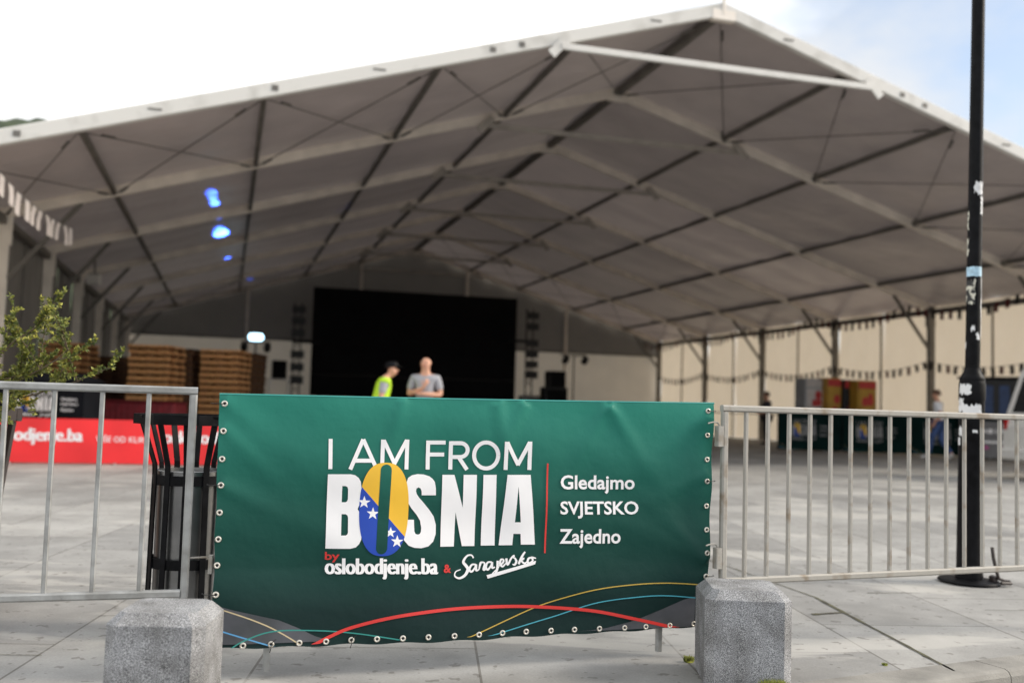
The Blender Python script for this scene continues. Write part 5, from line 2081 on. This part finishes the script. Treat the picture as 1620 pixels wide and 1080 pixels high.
    for q in 'lr':
        a_, t_ = Vector(P['an' + q]), Vector(P['to' + q])
        d = (t_ - a_)
        skin('shoe', [(*(a_ - d * .25 + Vector((0, 0, -.03))), .045), (*(a_ + Vector((0, 0, -.01))), .048), (*a_.lerp(t_, .6), .046), (*(t_ + d * .2), .040)], [(0, 1), (1, 2), (2, 3)], shoes, o)
    # face
    for s in (-1, 1):
        b_ = MB()
        c_ = hd_ + fw * .082 + sd_ * s * .033 + Vector((0, 0, .008))
        b_.lathe([(.0, -.011), (.008, -.008), (.0115, 0), (.008, .008), (.0, .011)], 10, tuple(c_), caps=False)
        b_.build('eye', M['eye'], o, smooth=True)
    b_ = MB()
    c_ = Vector(P['jaw']) + fw * .075 + Vector((0, 0, .018))
    b_.tube([c_ - sd_ * .026 - fw * .012, c_ + fw * .004, c_ + sd_ * .026 - fw * .012], .008, 6)
    b_.build('mouth', M['lip'], o, smooth=True)
    # hair or cap: a shell over the skull
    if bald and not cap:
        return o
    c_ = hd_ + Vector((0, 0, .012))
    b_ = MB()
    rx, ry, rz_ = (.098, .112, .105)
    rings_ = []
    for j in range(9):
        t_ = math.pi / 2 * j / 8
        ring_ = []
        for i in range(22):
            an = 2 * math.pi * i / 22
            cs_, sn_ = math.cos(an), math.sin(an)
            low = (-.012 if cap else (-.055 if not bald else -.01)) * (1 - cs_) / 2 + (.028 if not bald else .06) * (1 + cs_) / 2
            z_ = low + (rz_ - low) * math.sin(t_)
            kx = math.cos(t_) ** .6 if t_ < 1.55 else 0.02
            ring_.append(c_ + fw * (ry * cs_ * kx - .004) + sd_ * rx * sn_ * kx + Vector((0, 0, z_)))
        rings_.append(ring_)
    for a_, q_ in zip(rings_[:-1], rings_[1:]):
        b_.prism(a_, q_, caps=False)
    b_.add(rings_[-1], [tuple(range(22))])
    if cap:
        br_ = []
        for i in range(9):
            an = -1.1 + 2.2 * i / 8
            br_.append((c_ + fw * (ry * math.cos(an)) + sd_ * rx * math.sin(an) + Vector((0, 0, .03)), c_ + fw * (ry * math.cos(an) + .075 * math.cos(an)) + sd_ * rx * .95 * math.sin(an) + Vector((0, 0, .012))))
        for a_, q_ in zip(br_[:-1], br_[1:]):
            b_.add([a_[0], a_[1], q_[1], q_[0]], [(0, 1, 2, 3)])
    b_.build('cap' if cap else 'hair', M['black_paint'] if cap else hair, o, smooth=True)
    return o


# man with folded arms, facing the camera (local +y is where a person faces)
p = at(673, 600, 16.2)
person('balding man in a grey polo shirt with folded arms in front of the video screen', (p.x, p.y, 0), R(176), dict(
    ell=(-.250, .02, 1.15), wrl=(.02, .185, 1.165), elr=(.250, .02, 1.15), wrr=(-.01, .215, 1.255), jaw=(0, .035, 1.57), crown=(0, 0, 1.735), nose=(.02, .125, 1.63)),
    M['grey_shirt'], M['dark_trousers'], M['black_shoe'], M['hair_thin'], 1.85,
    handdir={'l': ((1, .1, .05), (0, -.4, 1), .5), 'r': ((-.45, .1, .85), (.3, -1, 0), .6)}, bald=True, stocky=1.02)
# steward bending forward, seen from his right side
p = at(600, 600, 16.0)
person('steward in a yellow-green safety vest and black cap looking down', (p.x, p.y, 0), R(-82), dict(
    waist=(0, .03, 1.10), chest=(0, .07, 1.29), neck=(0, .13, 1.46), jaw=(0, .20, 1.50), head=(0, .19, 1.59), crown=(0, .175, 1.655), nose=(0, .31, 1.55),
    shl=(-.185, .09, 1.39), shr=(.185, .09, 1.39), ell=(-.22, .10, 1.10), wrl=(-.18, .30, 1.00), elr=(.225, .03, 1.11), wrr=(.20, .22, .95),
    knl=(-.10, .12, .50), anl=(-.10, .17, .09), tol=(-.11, .33, .04), knr=(.10, -.04, .50), anr=(.10, -.22, .12), tor=(.11, -.08, .035)),
    M['grey_shirt'], M['dark_trousers'], M['black_shoe'], M['hair_dark'], 1.79, vest=True, cap=True, stocky=1.06)
# man walking away to the left in white
p = ground(1486, 727)
person('man in a white T-shirt and blue jeans walking past the dark green covers', (p.x, p.y, 0), R(52), dict(
    chest=(0, .03, 1.30), neck=(0, .05, 1.49), jaw=(0, .09, 1.565), head=(0, .07, 1.655), crown=(0, .06, 1.715), nose=(0, .19, 1.63),
    shl=(-.185, .02, 1.415), shr=(.185, .02, 1.415), ell=(-.23, -.10, 1.14), wrl=(-.22, .06, .93), elr=(.23, .06, 1.13), wrr=(.21, .24, .97),
    knl=(-.10, .16, .52), anl=(-.10, .25, .10), tol=(-.11, .40, .06), knr=(.10, -.02, .50), anr=(.10, -.28, .14), tor=(.11, -.15, .035)),
    M['white_shirt'], M['jeans'], M['white_shoe'], M['hair_brown'], 1.80)
p = at(1213, 660, 34.0)
person('man in dark clothes standing near the right wall at the end of the covers', (p.x, p.y, 0), R(100), dict(
    ell=(-.24, .02, 1.13), wrl=(-.16, .24, 1.08), elr=(.24, .02, 1.13), wrr=(.14, .24, 1.10)),
    M['dark_shirt'], M['dark_trousers'], M['black_shoe'], M['hair_dark'], 1.80)
